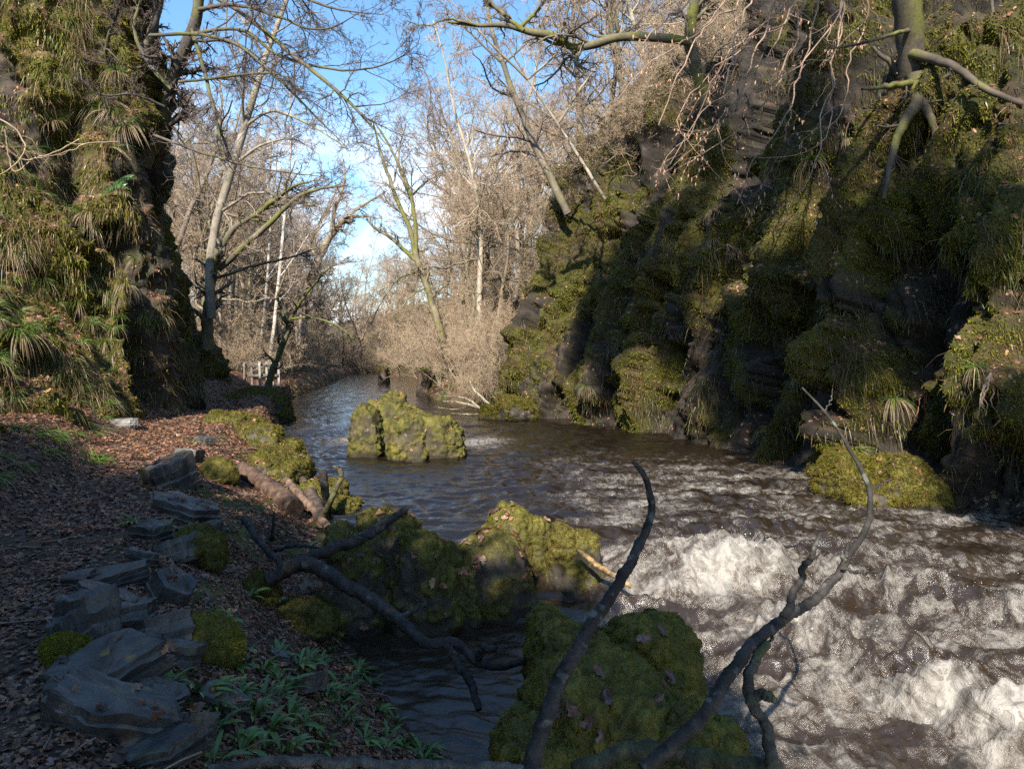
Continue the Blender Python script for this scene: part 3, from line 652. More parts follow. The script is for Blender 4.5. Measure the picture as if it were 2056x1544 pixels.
boulder('mossy_rock', 'bright mossy hump of bank rock right of the leafy path', 'rock',
        [lump(470, 16.6, .75, 1.02, -.5, .9, 65), lump(520, 15.6, .62, .82, -.7, .9, 66, .3), lump(575, 15.2, .34, .52, -.6, .7, 67)], 'mossy bank rocks', nmoss=26000, ml=(.02, .06), mw=.014, leafn=160, seed=24, thr=-.2)
boulder('mossy_rock', 'long mossy rock slab sloping into the river behind the logs', 'rock',
        [lump(560, 13.0, .55, .62, -.6, .8, 69), lump(640, 12.0, .60, .25, -.6, .5, 70, -.2), lump(690, 11.4, .32, .12, -.5, .4, 71)], 'mossy bank rocks', nmoss=24000, ml=(.015, .045), mw=.011, leafn=90, seed=25)
for (px, py, hw, hh, lab, sd) in [(600, 1262, .27, .17, 'largest shaggy moss cushion on the leafy foreground bank, beside the pool', 81), (512, 1198, .17, .13, 'moss cushion below the dead straw tussock with plants round it', 82), (405, 1318, .17, .16, 'moss cushion against the right side of the broken slates', 83),
        (682, 1280, .14, .13, 'smaller moss cushion on the pool side of the largest one', 84), (380, 1130, .22, .2, 'mossy earth hump behind the tilted dark slate', 85), (430, 960, .25, .2, 'mossy hump at the path edge in the sun', 86), (115, 1335, .12, .1, 'little moss tuft at the left end of the stepped slates', 87)]:
    h = cast(px, py, B_ground)
    g, _ = h
    boulder('moss_cushion', lab, 'moss cushion', [dict(c=(g[0], g[1]+hw*.5, g[2]+hh*.12), dims=(hw*1.15, hw*.95, hh*1.2), seed=sd, planes=5, block=False, sharp=14.), dict(c=(g[0]+hw*.5, g[1]+hw*.4, g[2]), dims=(hw*.7, hw*.7, hh*.9), seed=sd+40, planes=5, block=False, sharp=14.)], 'moss cushions on the bank', nmoss=9000, ml=(.014, .034), mw=.005, seed=sd, thr=-.6, sub=5)
# broken slates along the path edge
SL = [(330, 975, .30, .26, .22, .1, (.1, 0), 'squared dark stone block at the far end of the slate edging'), (355, 1040, .33, .24, .12, -.2, (.1, .1), 'flat stone just in front of the squared block'), (352, 1122, .19, .14, .11, .5, (.25, -.25), 'small jagged dark slate tilted towards the pool, above the moss hump'),
      (205, 1178, .26, .15, .07, .2, (.1, .1), 'low wedge of slate farthest back in the foreground group'), (200, 1212, .21, .13, .05, -.1, (.3, 0), 'thin pale-topped slate lying behind the standing slab'), (160, 1275, .2, .13, .16, -.3, (.5, -.3), 'leaning slate slab with a broad smooth grey face'),
      (240, 1252, .16, .11, .08, .6, (.2, .2), 'rough dark stone wedged between the leaning slab and the blocky stones'), (300, 1288, .20, .12, .09, .1, (.05, .1), 'blocky layered stone with two bedding steps'), (333, 1205, .15, .12, .12, -.4, (.2, .5), 'dark upright stone with moss on its right edge'),
      (335, 1330, .15, .1, .07, .3, (.1, .3), 'stone under the layered block, half hidden by moss'), (200, 1380, .27, .22, .09, .15, (.12, .02), 'large flat slate with yellow lichen and dead leaves on top'), (205, 1475, .31, .16, .10, -.1, (.12, .05), 'broad cracked slate at the bottom left corner with curled leaves'),
      (375, 1478, .13, .1, .06, .7, (.3, .2), 'dark slate chip among the leaf blades right of the bottom slab'), (300, 1535, .2, .1, .06, .2, (.1, -.1), 'slate at the bottom edge in front of the broad cracked one'), (598, 1388, .15, .09, .05, .05, (.35, .1), 'lone triangular slate lying among green leaves and litter'),
      (430, 1420, .14, .1, .05, .4, (.1, .2), 'half buried grey stone between the slates and the leaf clumps'), (240, 855, .3, .2, .1, .1, (0, 0), 'pale rounded stone at the foot of the left cliff in the sun'), (690, 1215, .25, .2, .1, .2, (0, 0), 'wet dark stone below the broad boulder in the pool edge'), (560, 1330, .08, .06, .04, .3, (.2, 0), 'little stone buried in litter beside the moss cushion')]
SLV = []
def slab(a, b_, h, seed, rz, tilt):
    """an angular split stone: irregular outline, bedding steps down the sides, uneven top"""
    r = np.random.default_rng(seed); n = r.integers(5, 8); an = np.sort(np.arange(n)+r.uniform(-.3, .3, n))*2*math.pi/n
    cor = np.c_[np.cos(an), np.sin(an)]*r.uniform(.92, 1.12, (n, 1)); m = 8; ring = np.concatenate([cor[i]+(cor[(i+1) % n]-cor[i])*np.arange(m)[:, None]/m for i in range(n)]); M_ = len(ring)
    ring = ring*(1+.05*fbm(np.c_[ring*3, np.full(M_, seed)], 3, seed))[:, None]
    prof = [(0.0, .92), (.18, 1.0), (.2, .96), (.45, 1.03), (.5, .95), (.72, 1.02), (.76, .99), (1.0, .985), (1.015, .95), (1.02, .7), (1.0, .45), (1.01, .2)]
    V = []
    for z, s_ in prof:
        s_ = s_*r.uniform(.93, 1.05) if 0 < z < .9 else s_
        p = np.c_[ring*s_, np.full(M_, z)]; q = p*4+seed
        V.append(np.c_[p[:, :2]*(1+.06*fbm(q, 3, seed+1))[:, None]*np.array([a, b_]), (z+.10*fbm(q*.6, 3, seed+2)*(z > .6)+.25*(ring[:, 0]*r.uniform(-.3, .3))*(z > .6))*h])
    V = np.concatenate(V+[[[0, 0, h]]]); L = len(prof); k = np.arange(M_)
    Q = np.concatenate([np.stack([i*M_+k, i*M_+(k+1) % M_, (i+1)*M_+(k+1) % M_, (i+1)*M_+k], 1) for i in range(L-1)])
    T = np.stack([(L-1)*M_+k, (L-1)*M_+(k+1) % M_, np.full(M_, L*M_)], 1)
    R_ = np.array(Matrix.Rotation(rz, 3, 'Z') @ Matrix.Rotation(tilt[0], 3, 'X') @ Matrix.Rotation(tilt[1], 3, 'Y'))
    return (V-np.array([0, 0, h*.5]))@R_.T, [Q, T]
SL += [(372, 925, .2, .16, .12, .3, (.1, .1), 'squat stone edging the path beyond the squared block'), (300, 1085, .17, .13, .1, -.2, (.2, .1), 'stone sunk in leaves between the flat stone and the wedge'), (395, 1085, .2, .13, .1, .4, (.1, .2), 'stone under the dark green tussock nearest the edging'), (275, 1135, .13, .1, .07, .1, (.1, .1), 'small grey stone lying in the path litter above the wedge'), (130, 1300, .1, .09, .12, .2, (.2, -.4), 'upright shard against the left side of the leaning slab'), (120, 1415, .12, .1, .07, .6, (.1, .2), 'small slate poking out left of the large flat one'), (310, 1420, .12, .1, .06, .2, (.15, .2), 'thin slate wedged right of the large flat one'), (405, 890, .18, .12, .09, .2, (0, .1), 'grey stone at the sunny bend of the path edge')]
for k, (px, py, a, b_, c_, rz, tl, lab) in enumerate(SL):
    g, _ = cast(px, py, B_ground)
    V, f = slab(a*1.08, b_*1.15, c_*1.9, 400+k*3, rz, (-tl[0]*.5-.1*((k*7) % 5-2), tl[1]*.9+.09*((k*5) % 7-3)))
    col = mixc((.034, .032, .030), (.105, .098, .090), ss(-.6, .6, fbm(V*6+k, 4, k)))
    mk = ss(.3, .6, fbm(V*5+k*3, 3, 70))*(1 if k % 3 == 0 else .35); col = mixc(col, (.07, .07, .015), mk)
    if k == 10: col = mixc(col, (.32, .19, .04), ss(.5, .65, fbm(V*9+2, 3, 33)))
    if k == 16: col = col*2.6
    o = build('slate_stone', V, f, M_slate, col, smooth=False); o.location = g+np.array([0, b_*.55, c_*.34]); SLV.append((V+np.array(o.location), f)); tag(o, lab, 'stone', 'slates edging the path')

# ------------------------------------------------------------------ fallen wood
def wood(name, label, cat, limbs, col, mat=None, group=None, moss=0., seed=1):
    """first limb is the body, the others are side branches of the same piece"""
    o = None
    for k, (pts, rad) in enumerate(limbs):
        n = max(16, int(len(pts)*14)); V, f, t = limb(pts, rad, n*3, 18, .2 if name != 'log' else .1, seed+k*3, .022)
        c = mixc(np.array(col)*.6, np.array(col)*1.35, ss(-.5, .5, fbm(V*9, 4, seed))); c = mixc(c, np.array((.15, .15, .13)), .7*ss(.35, .6, fbm(V*13, 3, seed+9)))
        if moss: c = mixc(c, (.10, .11, .02), moss*ss(-.1, .4, fbm(V*3, 3, seed+1)))
        if o is None:
            loc = np.array(pts[0]); o = build(name, V-loc, [f, t], mat or M_wood, c); o.location = loc; tag(o, label, cat, group)
        else: build('side_branch', V-loc, [f, t], mat or M_wood, c, parent=o, local=True)
    return o
def G(px, py, lift=.0):
    h = cast(px, py, B_ground); return h[0]+np.array([0, 0, lift])
dk = (.036, .032, .03)
wood('fallen_branch', 'dark forked fallen branch running from the bank across the shaded pool', 'branch', [
    ([P(540, 1165, 6.2), P(600, 1133, 6.2), P(700, 1178, 5.95), P(800, 1243, 5.7), P(865, 1293, 5.5), P(915, 1290, 5.5), P(962, 1330, 5.4), P(990, 1338, 5.4), P(1055, 1325, 5.3)], [.06, .062, .055, .052, .05, .042, .035, .03, .025]),
    ([P(590, 1135, 6.2), P(640, 1110, 6.4), P(720, 1082, 6.6), P(775, 1050, 6.8), P(818, 1020, 6.9)], [.055, .05, .05, .045, .028]),
    ([P(895, 1293, 5.5), P(925, 1340, 5.4), P(945, 1370, 5.3), P(962, 1425, 5.15)], [.036, .034, .03, .022]),
    ([P(958, 1322, 5.4), P(972, 1303, 5.35), P(997, 1303, 5.3)], [.028, .026, .024]), ([P(800, 1240, 5.7), P(830, 1228, 5.75), P(850, 1205, 5.8)], [.022, .018, .01])], dk, seed=3)
wood('fallen_branch', 'short crooked dark branch on the bank above the fork of the pool branch', 'branch', [([P(492, 1042, 7.6), P(505, 1062, 7.2), P(535, 1105, 6.8), P(565, 1135, 6.4), P(572, 1155, 6.2)], [.045, .035, .03, .028, .024]), ([P(540, 1108, 6.8), P(585, 1095, 6.7), P(640, 1100, 6.6)], [.022, .02, .012])], dk, seed=5)
wood('standing_branch', 'thick dark branch rising in front of the great boulder, its tip hooked left', 'branch', [([P(1055, 1600, 2.75), P(1075, 1500, 2.85), P(1112, 1400, 2.95), P(1180, 1262, 3.1), P(1240, 1172, 3.2), P(1300, 1055, 3.35), P(1306, 1000, 3.4), P(1292, 952, 3.4), P(1270, 925, 3.4)], [.036, .033, .031, .029, .027, .024, .02, .016, .010])], (.035, .031, .029), seed=7)
wood('standing_branch', 'long forked dark branch sweeping right and up across the rapids', 'branch', [
    ([P(1290, 1545, 2.8), P(1410, 1440, 2.95), P(1475, 1335, 3.1), P(1560, 1248, 3.3), P(1648, 1192, 3.45), P(1692, 1140, 3.55), P(1742, 1040, 3.7), P(1746, 990, 3.75), P(1700, 890, 3.85), P(1650, 820, 3.95), P(1610, 778, 4.)], [.027, .027, .027, .026, .024, .021, .018, .015, .011, .008, .005]),
    ([P(1573, 1240, 3.3), P(1612, 1152, 3.4), P(1632, 1110, 3.42), P(1648, 1068, 3.45)], [.02, .016, .014, .009]), ([P(1693, 1135, 3.55), P(1700, 1105, 3.55), P(1706, 1088, 3.55)], [.012, .01, .006]), ([P(1745, 985, 3.75), P(1790, 960, 3.75)], [.005, .003]), ([P(1655, 830, 3.95), P(1668, 800, 3.97), P(1672, 780, 3.98)], [.004, .003, .002]), ([P(1690, 1140, 3.5), P(1725, 1150, 3.45), P(1760, 1148, 3.4)], [.008, .006, .003]), ([P(1560, 1250, 3.3), P(1548, 1285, 3.25), P(1530, 1300, 3.2)], [.007, .006, .004])], (.04, .035, .032), seed=9)
wood('standing_branch', 'short mossy stub branch with a sawn knuckle right of the great boulder', 'branch', [([P(1545, 1600, 2.9), P(1540, 1460, 3.), P(1503, 1390, 3.05), P(1505, 1350, 3.1), P(1520, 1318, 3.15), P(1542, 1292, 3.2)], [.028, .025, .022, .022, .021, .018]), ([P(1503, 1402, 3.05), P(1530, 1393, 3.05), P(1556, 1405, 3.0)], [.018, .016, .014])], (.06, .055, .045), moss=.5, seed=11)
wood('fallen_branch', 'grey branch lying along the bottom edge of the photo', 'branch', [([P(420, 1545, 2.75), P(560, 1527, 2.8), P(700, 1528, 2.82), P(850, 1538, 2.8), P(1000, 1540, 2.8), P(1090, 1548, 2.8)], [.016, .018, .02, .02, .02, .016])], (.10, .09, .08), seed=13)
wood('fallen_branch', 'mossy dark branch end lying in front of the great boulder at the bottom edge', 'branch', [([P(1150, 1545, 3.2), P(1280, 1505, 3.25), P(1400, 1522, 3.2), P(1540, 1540, 3.1)], [.03, .04, .04, .035])], (.05, .05, .03), moss=.9, seed=14)
wood('stick', 'pale peeling stick leaning from the pointed boulder into the white water', 'stick', [([P(1158, 1102, 7.5), P(1210, 1140, 7.45), P(1268, 1178, 7.4)], [.022, .026, .022])], (.32, .21, .10), seed=15)
wood('log', 'thick brown log with a broken end lying in orange leaves on the sunny bank', 'log', [([G(485, 958, .12), G(535, 992, .13), G(592, 1042, .15)], [.12, .125, .135])], (.085, .052, .036), seed=17)
wood('log', 'slimmer sunlit log lying against the right side of the thick one', 'log', [([G(575, 985, .18), G(612, 1025, .15), G(662, 1078, .12)], [.055, .06, .05])], (.16, .105, .075), seed=19)
wood('log', 'split dark log slab between the slim log and the river', 'log', [([G(600, 975, .22), G(622, 1010, .18), G(648, 1062, .12)], [.05, .09, .10])], (.10, .07, .055), seed=21)
wood('snag', 'forked mossy snag standing at the river edge behind the logs', 'snag', [([G(660, 1012, -.05), P(675, 980, 9.7), P(686, 955, 9.7), P(682, 940, 9.7)], [.04, .038, .045, .03]), ([P(683, 950, 9.7), P(676, 938, 9.7), P(668, 936, 9.7)], [.02, .018, .012])], (.09, .08, .05), moss=.6, seed=23)
wood('snag', 'stubby broken stump left of the forked snag', 'snag', [([G(655, 985, -.1), P(650, 960, 10.5), P(648, 942, 10.5)], [.07, .07, .055])], (.07, .06, .05), seed=25)
wood('stick', 'short dark peg of wood standing in the leaves below the thick log', 'stick', [([G(548, 1062, -.02), P(549, 1045, 7.6), P(550, 1028, 7.6)], [.035, .03, .012])], (.05, .045, .04), seed=27)
wood('log', 'short sawn log end lying under the forked fallen branch', 'log', [([P(600, 1185, 6.0), P(655, 1165, 6.2)], [.05, .055])], (.12, .10, .085), seed=29)
# mossy stumps
def stump(px, D, w, z0, z1, label, seed, top=(.20, .19, .02)):
    x = (px-HX)/F*D; n = 22; sd = 20; t = np.linspace(0, 1, n); a = np.arange(sd)*2*math.pi/sd
    R = w*(1.15-.35*np.sin(np.pi*t*.7)+.2*t)
    V, Q = tubes(np.stack([x+.1*t*w, D+0*t, z0+(z1-z0)*t], 1)[None], R[None], sd)
    c = np.array([x, D, 0]); q = V/w
    V = V+(V-c)*np.array([1, 1, 0])*(.28*fbm(q*np.array([1.4, 1.4, .5]), 4, seed))[:, None]+np.array([0, 0, 1])*((V[:, 2] > z1-.05)*.35*w*fbm(q*1.3, 2, seed+2))[:, None]
    V = np.concatenate([V, [[x+.1*w, D, z1-.1*w]]]); k = np.arange(sd); T = np.stack([(n-1)*sd+k, (n-1)*sd+(k+1) % sd, np.full(sd, n*sd)], 1)
    col = mixc((.05, .036, .026), (.12, .085, .06), ss(-.5, .5, fbm(V*3, 3, seed)))
    loc = np.array([x, D, z0]); o = build('tree_stump', V-loc, [Q, T], M_bark, col); o.location = loc; tag(o, label, 'stump')
    r = np.random.default_rng(seed); nb = 2600; p = np.array([x+.1*w, D, z1])+np.c_[r.normal(size=(nb, 2))*w*.5, r.normal(size=nb)*.05+.02*w]
    d = (p[:, :2]-np.array([x, D])); keep = (d**2).sum(1) < (w*1.15)**2; p = p[keep]; nb = len(p)
    VV, Fc, ix = blades(p, np.c_[r.normal(size=(nb, 2))*.6, .6*np.ones(nb)], .12*r.uniform(.6, 1.3, nb), .05, r, .8, 1)
    build('moss', VV-loc, Fc, M_moss, (np.array(top)*r.uniform(.7, 1.2, (nb, 1)))[ix], smooth=False, parent=o, local=True)
stump(770, 56.0, .48, -.6, 1.12, 'lone broken tree stump capped with yellow moss in the far river', 31)
stump(852, 40.5, .42, -.4, 1.45, 'brown tree stump at the right river bank under the bushes', 33, (.14, .15, .03))

# ------------------------------------------------------------------ footbridge
def board(a, b, w, h, col, up=(0, 0, 1), seed=0):
    a, b = np.array(a, float), np.array(b, float); d = nrm(b-a); s_ = nrm(np.cross(d, np.array(up, float))); u = np.cross(s_, d)
    n = 7; L = np.linspace(0, 1, n); prof = [(-1, -.8), (-.8, -1), (.8, -1), (1, -.8), (1, .8), (.8, 1), (-.8, 1), (-1, .8)]
    V = np.concatenate([a+(b-a)*t+np.array([s_*x*w/2+u*y*h/2 for x, y in prof])*(1+.02*math.sin(9*t+seed)) for t in L])
    Q = np.concatenate([[(i*8+k, i*8+(k+1) % 8, i*8+8+(k+1) % 8, i*8+8+k) for k in range(8)] for i in range(n-1)])
    T = np.array([(0, k+1, k) for k in range(1, 7)]+[((n-1)*8, (n-1)*8+k, (n-1)*8+k+1) for k in range(1, 7)])
    return V, Q, T, np.tile(np.array(col), (len(V), 1))
D0 = 33.0; fb = P(525, 772, D0); fb[2] = .93
fbo = empty('footbridge', fb, 'small wooden footbridge with grey posts and rails at the far end of the path', 'footbridge')
def fpart(name, a, b, w, h, col, up=(0, 0, 1), seed=0):
    V, Q, T, c = board(a, b, w, h, col, up, seed); return build(name, V-fb, [Q, T], M_wood, c, parent=fbo, local=True)
gp = (.30, .29, .27); gd = (.10, .085, .07)
x0, x1 = P(486, 0, D0)[0], P(561, 0, D0)[0]
fpart('deck', (x0+.3, D0+.15, .86), (x1+.1, D0-.2, .80), 1.1, .16, gd)
for k, (px, dd, tp) in enumerate([(523, -.6, 2.02), (537, -.3, 2.0), (549, -.05, 1.98), (561, -.2, 1.98), (492, .5, 1.96), (507, .6, 1.95)]):
    x = (px-HX)/F*(D0+dd); fpart('post', (x, D0+dd, .55), (x-.04, D0+dd, tp), .10, .09, gp if k < 4 else (.16, .14, .12), (0, 1, 0), k)
for z in (1.86, 1.36):
    fpart('rail', (x0-.1, D0+.66, z-.02), (x1-.15, D0+.08, z-.02), .05, .15 if z > 1.6 else .12, gd)
    fpart('rail', ((520-HX)/F*D0, D0-.5, z+.03), ((563-HX)/F*D0, D0-.28, z+.02), .05, .11, (.15, .125, .105))

# ------------------------------------------------------------------ fallen leaves on the ground
r = np.random.default_rng(71); Fq = gridf(430, 330); ctr = gV[Fq].mean(1); gN = grid_normals(gV, 430, 330); gN = np.where(gN[:, 2:3] < 0, -gN, gN)
land = (ctr[:, 2] > zw(ctr[:, 0], ctr[:, 1])+.03); dist = np.linalg.norm(ctr-np.array([0, 0, CZ]), axis=1)
wt = in_view(ctr, .03)*land/np.maximum(dist, 2.5)**1.5*np.clip(.7+1.1*fbm(ctr*1.4, 4, 72), .04, 1.6)
wt_l = wt.copy(); n = 46000; p, nn, i = sample(gV, Fq, gN, wt, r, n); dd = np.linalg.norm(p, axis=1)
lc = leaf_colors(n, r); lc = np.where((p[:, 1] < 8)[:, None], lc*np.array([1.0, 1.02, 1.12]), lc)
V, Fc, c = leaves(p+nn*.006, nn, r.uniform(.018, .058, n)*np.clip((dd/7)**.55, .8, 2), r, lc)
kind(build('leaf_litter', V, Fc, M_leaf, c, smooth=False), 'stuff')
# litter and low growth on the far slopes
hq = gridf(len(hy), 300); hctr = hV[hq].mean(1); hN = grid_normals(hV, len(hy), 300); hN = np.where(hN[:, 2:3] < 0, -hN, hN)
hd = np.linalg.norm(hctr, axis=1); hwt = in_view(hctr, .02)*(hd < 110)/hd**2*(hctr[:, 2] > .05)
n = 26000; p, nn, i = sample(hV, hq, hN, hwt, r, n); dd = np.linalg.norm(p, axis=1)
V, Fc, c = leaves(p+nn*.02, nn, r.uniform(.10, .26, n)*(dd/45)**.7, r, leaf_colors(n, r)*1.1)
kind(build('leaf_litter', V, Fc, M_leaf, c, smooth=False), 'stuff')
n = 30000; p, nn, i = sample(hV, hq, hN, hwt*np.clip(fbm(hctr*.5, 3, 74)+.25, 0, 1), r, n); dd = np.linalg.norm(p, axis=1)
V, Fc, ix = blades(p, nn*.8+r.normal(size=p.shape)*.5, r.uniform(.15, .5, n), r.uniform(.02, .06, n)*(dd/40)**.5, r, 1.2, 2)
gcl = mixc((.09, .10, .02), (.16, .12, .05), r.random(n)); kind(build('undergrowth', V, Fc, M_grass, gcl[ix], smooth=False), 'stuff')
# individual leaves lying on the great boulder
_, bV_, bf_, bN_ = FB
tree_fb = BVHTree.FromPolygons(bV_.tolist(), bf_.tolist())
for k, (px, py) in enumerate([(1198, 1352), (1220, 1400), (1225, 1405), (1290, 1285), (1185, 1275), (1340, 1360), (1330, 1388), (1310, 1400), (1345, 1375), (1120, 1440), (1150, 1418), (1185, 1445), (1200, 1475), (1215, 1268), (1325, 1275)]):
    h = cast(px, py, tree_fb)
    if h is None: continue
    V, Fc, c = leaves(np.zeros((1, 3)), h[1][None], .07+.03*r.random(1), r, np.array([[.13, .08, .075]])*r.uniform(.8, 1.2), .02)
    o = build('fallen_leaf', V, Fc, M_leaf, c, smooth=False); o.location = h[0]+h[1]*.012; tag(o, 'curled purple-brown dead leaf lying on the great mossy foreground boulder', 'leaf', 'leaves on the great boulder')

# ------------------------------------------------------------------ tussocks, ramsons and ferns
def tussock_mesh(seed, nb, nd_, ln, wd, lean=.5):
    r = np.random.default_rng(seed); out = []
    for k, (n, cols, dr, up) in enumerate(((nb, ((.05, .10, .016), (.15, .22, .04)), 1.7, .9), (nd_, ((.20, .135, .07), (.40, .31, .19)), 2.6, .35))):
        a = r.uniform(0, 2*math.pi, n); p = np.c_[np.cos(a), np.sin(a), 0*a]*r.random((n, 1))**.6*.07
        d = np.c_[np.cos(a)*.6+lean+.35*k, np.sin(a)*.75, r.uniform(.2, 1.1, n)*up]
        V, Fc, ix = blades(p, d, r.uniform(.5, 1.1, n)*ln*(1.35 if k else 1), r.uniform(.7, 1.3, n)*wd, r, dr, 5)
        g = r.random(n); c = mixc(cols[0], cols[1], g); out.append((V, Fc, c[ix]))
    return out
def make_tussock(seed, nb, nd_, ln, wd, label, group, cat='grass tussock', lean=.5):
    a, b = tussock_mesh(seed, nb, nd_, ln, wd, lean)
    o = build('grass_tussock', a[0], a[1], M_grass, a[2], smooth=False); tag(o, label, cat, group)
    build('dead_leaves', b[0], b[1], M_grass, b[2], smooth=False, parent=o, local=True)
    return o
def on_slope(n): return math.atan2(n[1], n[0])
protos = [make_tussock(500+k, 34+8*(k % 4), 30+14*(k % 3), .34+.10*(k % 4), .011, 'drooping grass tussock with straw leaves hanging on the sunlit left bank', 'tussocks on the left bank') for k in range(8)]
q = gridf(LC['n'], LC['m']); lc_ = LC['V'][q].mean(1); ln_ = LC['N'][q].mean(1)
px_ = lc_[:, 0]/lc_[:, 1]*F+HX; py_ = HY-(lc_[:, 2]-CZ)/lc_[:, 1]*F
wt = in_view(lc_, .02)*(px_ < 250)*(py_ > 120)*np.clip(.35+1.2*fbm(lc_*.6, 3, 75), .0, 1)*(lc_[:, 1] > 5)/np.maximum(lc_[:, 1], 5)**1.2
wt = wt*np.clip(((np.array([0, 0, CZ])-lc_)*ln_).sum(1), 0, 1)*(1-.9*ss(180, 250, px_)*ss(500, 700, py_))
tp, tn, ti = sample(LC['V'], q, LC['N'], wt, r, 190)
for k in range(190):
    pr = protos[k % 8]; rz = on_slope(tn[k])+r.normal()*.4; s_ = .55+.95*r.random()**1.5
    if k < 8: pr.location = tp[k]; pr.rotation_euler = (0, 0, rz); pr.scale = (s_,)*3
    else: dup(pr, tp[k], rz, (s_*r.uniform(.8, 1.2), s_*r.uniform(.8, 1.3), s_*r.uniform(.8, 1.3)), (r.normal()*.25, r.normal()*.25))
rt_lab = [((1600, 760), 'straw and green tussock high on a dark rib above the long branch tip'), ((1528, 862), 'tussock on the mossy knob at the foot of the right cliff'), ((1795, 800), 'lit tussock left of the reddish hanging roots'), ((1715, 900), 'small tussock behind the cliff-foot boulder'), ((1430, 480), 'straw tussock on the sunlit ledge of the right cliff'),
          ((1480, 500), 'green-tipped tussock beside the straw one on the sunlit ledge'), ((1425, 430), 'pale grass clump above the sunlit ledge'), ((1180, 775), 'brown tussock near the water below the cliff end'), ((1630, 320), 'rushy green clump below the bent tree on the right cliff'), ((1700, 280), 'rushy green clump beside the bent tree'), ((1960, 740), 'leafy tussock above the pale hanging roots')]
for k, ((px, py), lab) in enumerate(rt_lab):
    h = cast(px, py, B_right)
    if h: dup(protos[k % 5], h[0]+h[1]*.03, on_slope(h[1]), 1.0, label=lab, group='tussocks on the right cliff')
for (px, py, s_, lab) in [(455, 1075, .75, 'dark green tussock spilling over the bank above the straw one'), (500, 1120, .6, 'half dead tussock with straw hanging above a moss cushion'), (385, 890, .8, 'sunlit tussock at the bend of the path'), (425, 1075, .6, 'dark green tussock nearest the stone edging'), (560, 1010, .5, 'little bright tussock among the logs'), (700, 1400, .5, 'arching grass clump beside the shaded pool'),
                          (900, 1425, .42, 'grass clump at the foot of the pool branch'), (640, 1430, .45, 'grass clump behind the lone triangular slate'), (420, 1515, .42, 'grass clump at the bottom edge right of the slates'), (620, 1465, .5, 'wide grass clump in the litter near the bottom'), (690, 1335, .4, 'grass clump on the pool bank below the small moss cushion')]:
    g = cast(px, py, B_ground)[0]; dup(protos[int(px) % 5], g, -.9, s_, label=lab, group='tussocks on the near bank')
gp_ = [make_tussock(540+k, 70, 14, .34+.06*k, .014, 'green strap-leaved tussock low on the left bank beside the path', 'green tussocks at the foot of the left bank', lean=.35) for k in range(3)]
r2 = np.random.default_rng(12); cnt = 0
for k in range(130):
    px, py = r2.uniform(-20, 240), r2.uniform(560, 960)
    if px > 40+.62*(py-560) and py > 820: continue
    h = cast(px, py, B_left, B_ground)
    if h is None or h[1][2] > .93 and h[0][0] > xC(h[0][1])+.35: continue
    s_ = r2.uniform(.6, 1.15); rz = on_slope(h[1]) if h[1][2] < .9 else -.6
    if cnt < 3: o = gp_[cnt]; o.location = h[0]; o.rotation_euler = (0, 0, rz); o.scale = (s_,)*3
    else: dup(gp_[cnt % 3], h[0], rz+r2.normal()*.4, s_)
    cnt += 1
    if cnt >= 62: break
def ramson_mesh(seed):
    r = np.random.default_rng(seed); n = 11; a = r.uniform(0, 2*math.pi, n)
    V, Fc, ix = [], [], []
    rows = 6; t = np.linspace(0, 1, rows); wid = np.array([.15, .55, 1., .95, .6, .02]); Vs, Qs = [], []
    for k in range(n):
        L = r.uniform(.07, .16); W = r.uniform(.008, .015); el = r.uniform(.7, 1.45); d = np.array([math.cos(a[k])*math.cos(el), math.sin(a[k])*math.cos(el), math.sin(el)])
        p = np.array([math.cos(a[k]), math.sin(a[k]), 0])*.02*r.random(); sd = nrm(np.cross(d, [0, 0, 1.])); o = len(Vs)*18
        row = []
        for j in range(rows):
            up = np.cross(sd, d); row += [p-sd*W*wid[j]+up*W*.4*wid[j], p, p+sd*W*wid[j]+up*W*.4*wid[j]]
            d = nrm(d+np.array([0, 0, -.25])+np.array([math.cos(a[k]), math.sin(a[k]), 0])*.13); p = p+d*L/(rows-1)
        Vs.append(row); Qs += [(o+3*j+c, o+3*j+c+1, o+3*j+c+4, o+3*j+c+3) for j in range(rows-1) for c in (0, 1)]
    V = np.array(Vs).reshape(-1, 3); col = mixc((.055, .11, .024), (.12, .20, .045), np.repeat(r.random(n), 18))
    return V, np.array(Qs), col
RP = []
for k in range(4):
    V, Q, c = ramson_mesh(600+k); V = V*1.15; RP.append(tag(build('wild_garlic', V, Q, M_leafg, c), 'young broad-leaved wild garlic clump growing through the shaded leaf litter', 'plant', 'wild garlic on the near bank'))
spots = [(335, 1060), (360, 1070), (385, 1050), (405, 1065), (500, 1200), (530, 1210), (555, 1205), (470, 1310), (490, 1335), (440, 1300), (640, 1290), (655, 1300), (600, 1340), (620, 1330), (560, 1325), (470, 1345), (455, 1250), (430, 1230), (700, 1370), (745, 1375), (775, 1380), (720, 1350), (660, 1395), (530, 1400), (560, 1370), (345, 1370), (440, 1385), (480, 1400), (800, 1400), (840, 1420), (760, 1430), (690, 1450), (590, 1460), (540, 1470), (510, 1440), (870, 1450), (940, 1445), (650, 1500), (480, 1490), (350, 1500), (730, 1490), (820, 1490), (265, 1050), (560, 1075), (620, 1100), (670, 1310), (900, 1470)]+[(int(rx), int(ry)) for rx, ry in np.c_[np.random.default_rng(5).uniform(400, 960, 44), np.random.default_rng(6).uniform(1330, 1535, 44)]]
for k, (px, py) in enumerate(spots):
    h = cast(px, py, B_ground)
    if h is None or h[0][2] < zw(h[0][0], h[0][1]): continue
    o = RP[k % 4]
    if k < 4: o.location = h[0]
    else: dup(o, h[0], r.uniform(0, 6.28), r.uniform(.75, 1.25))
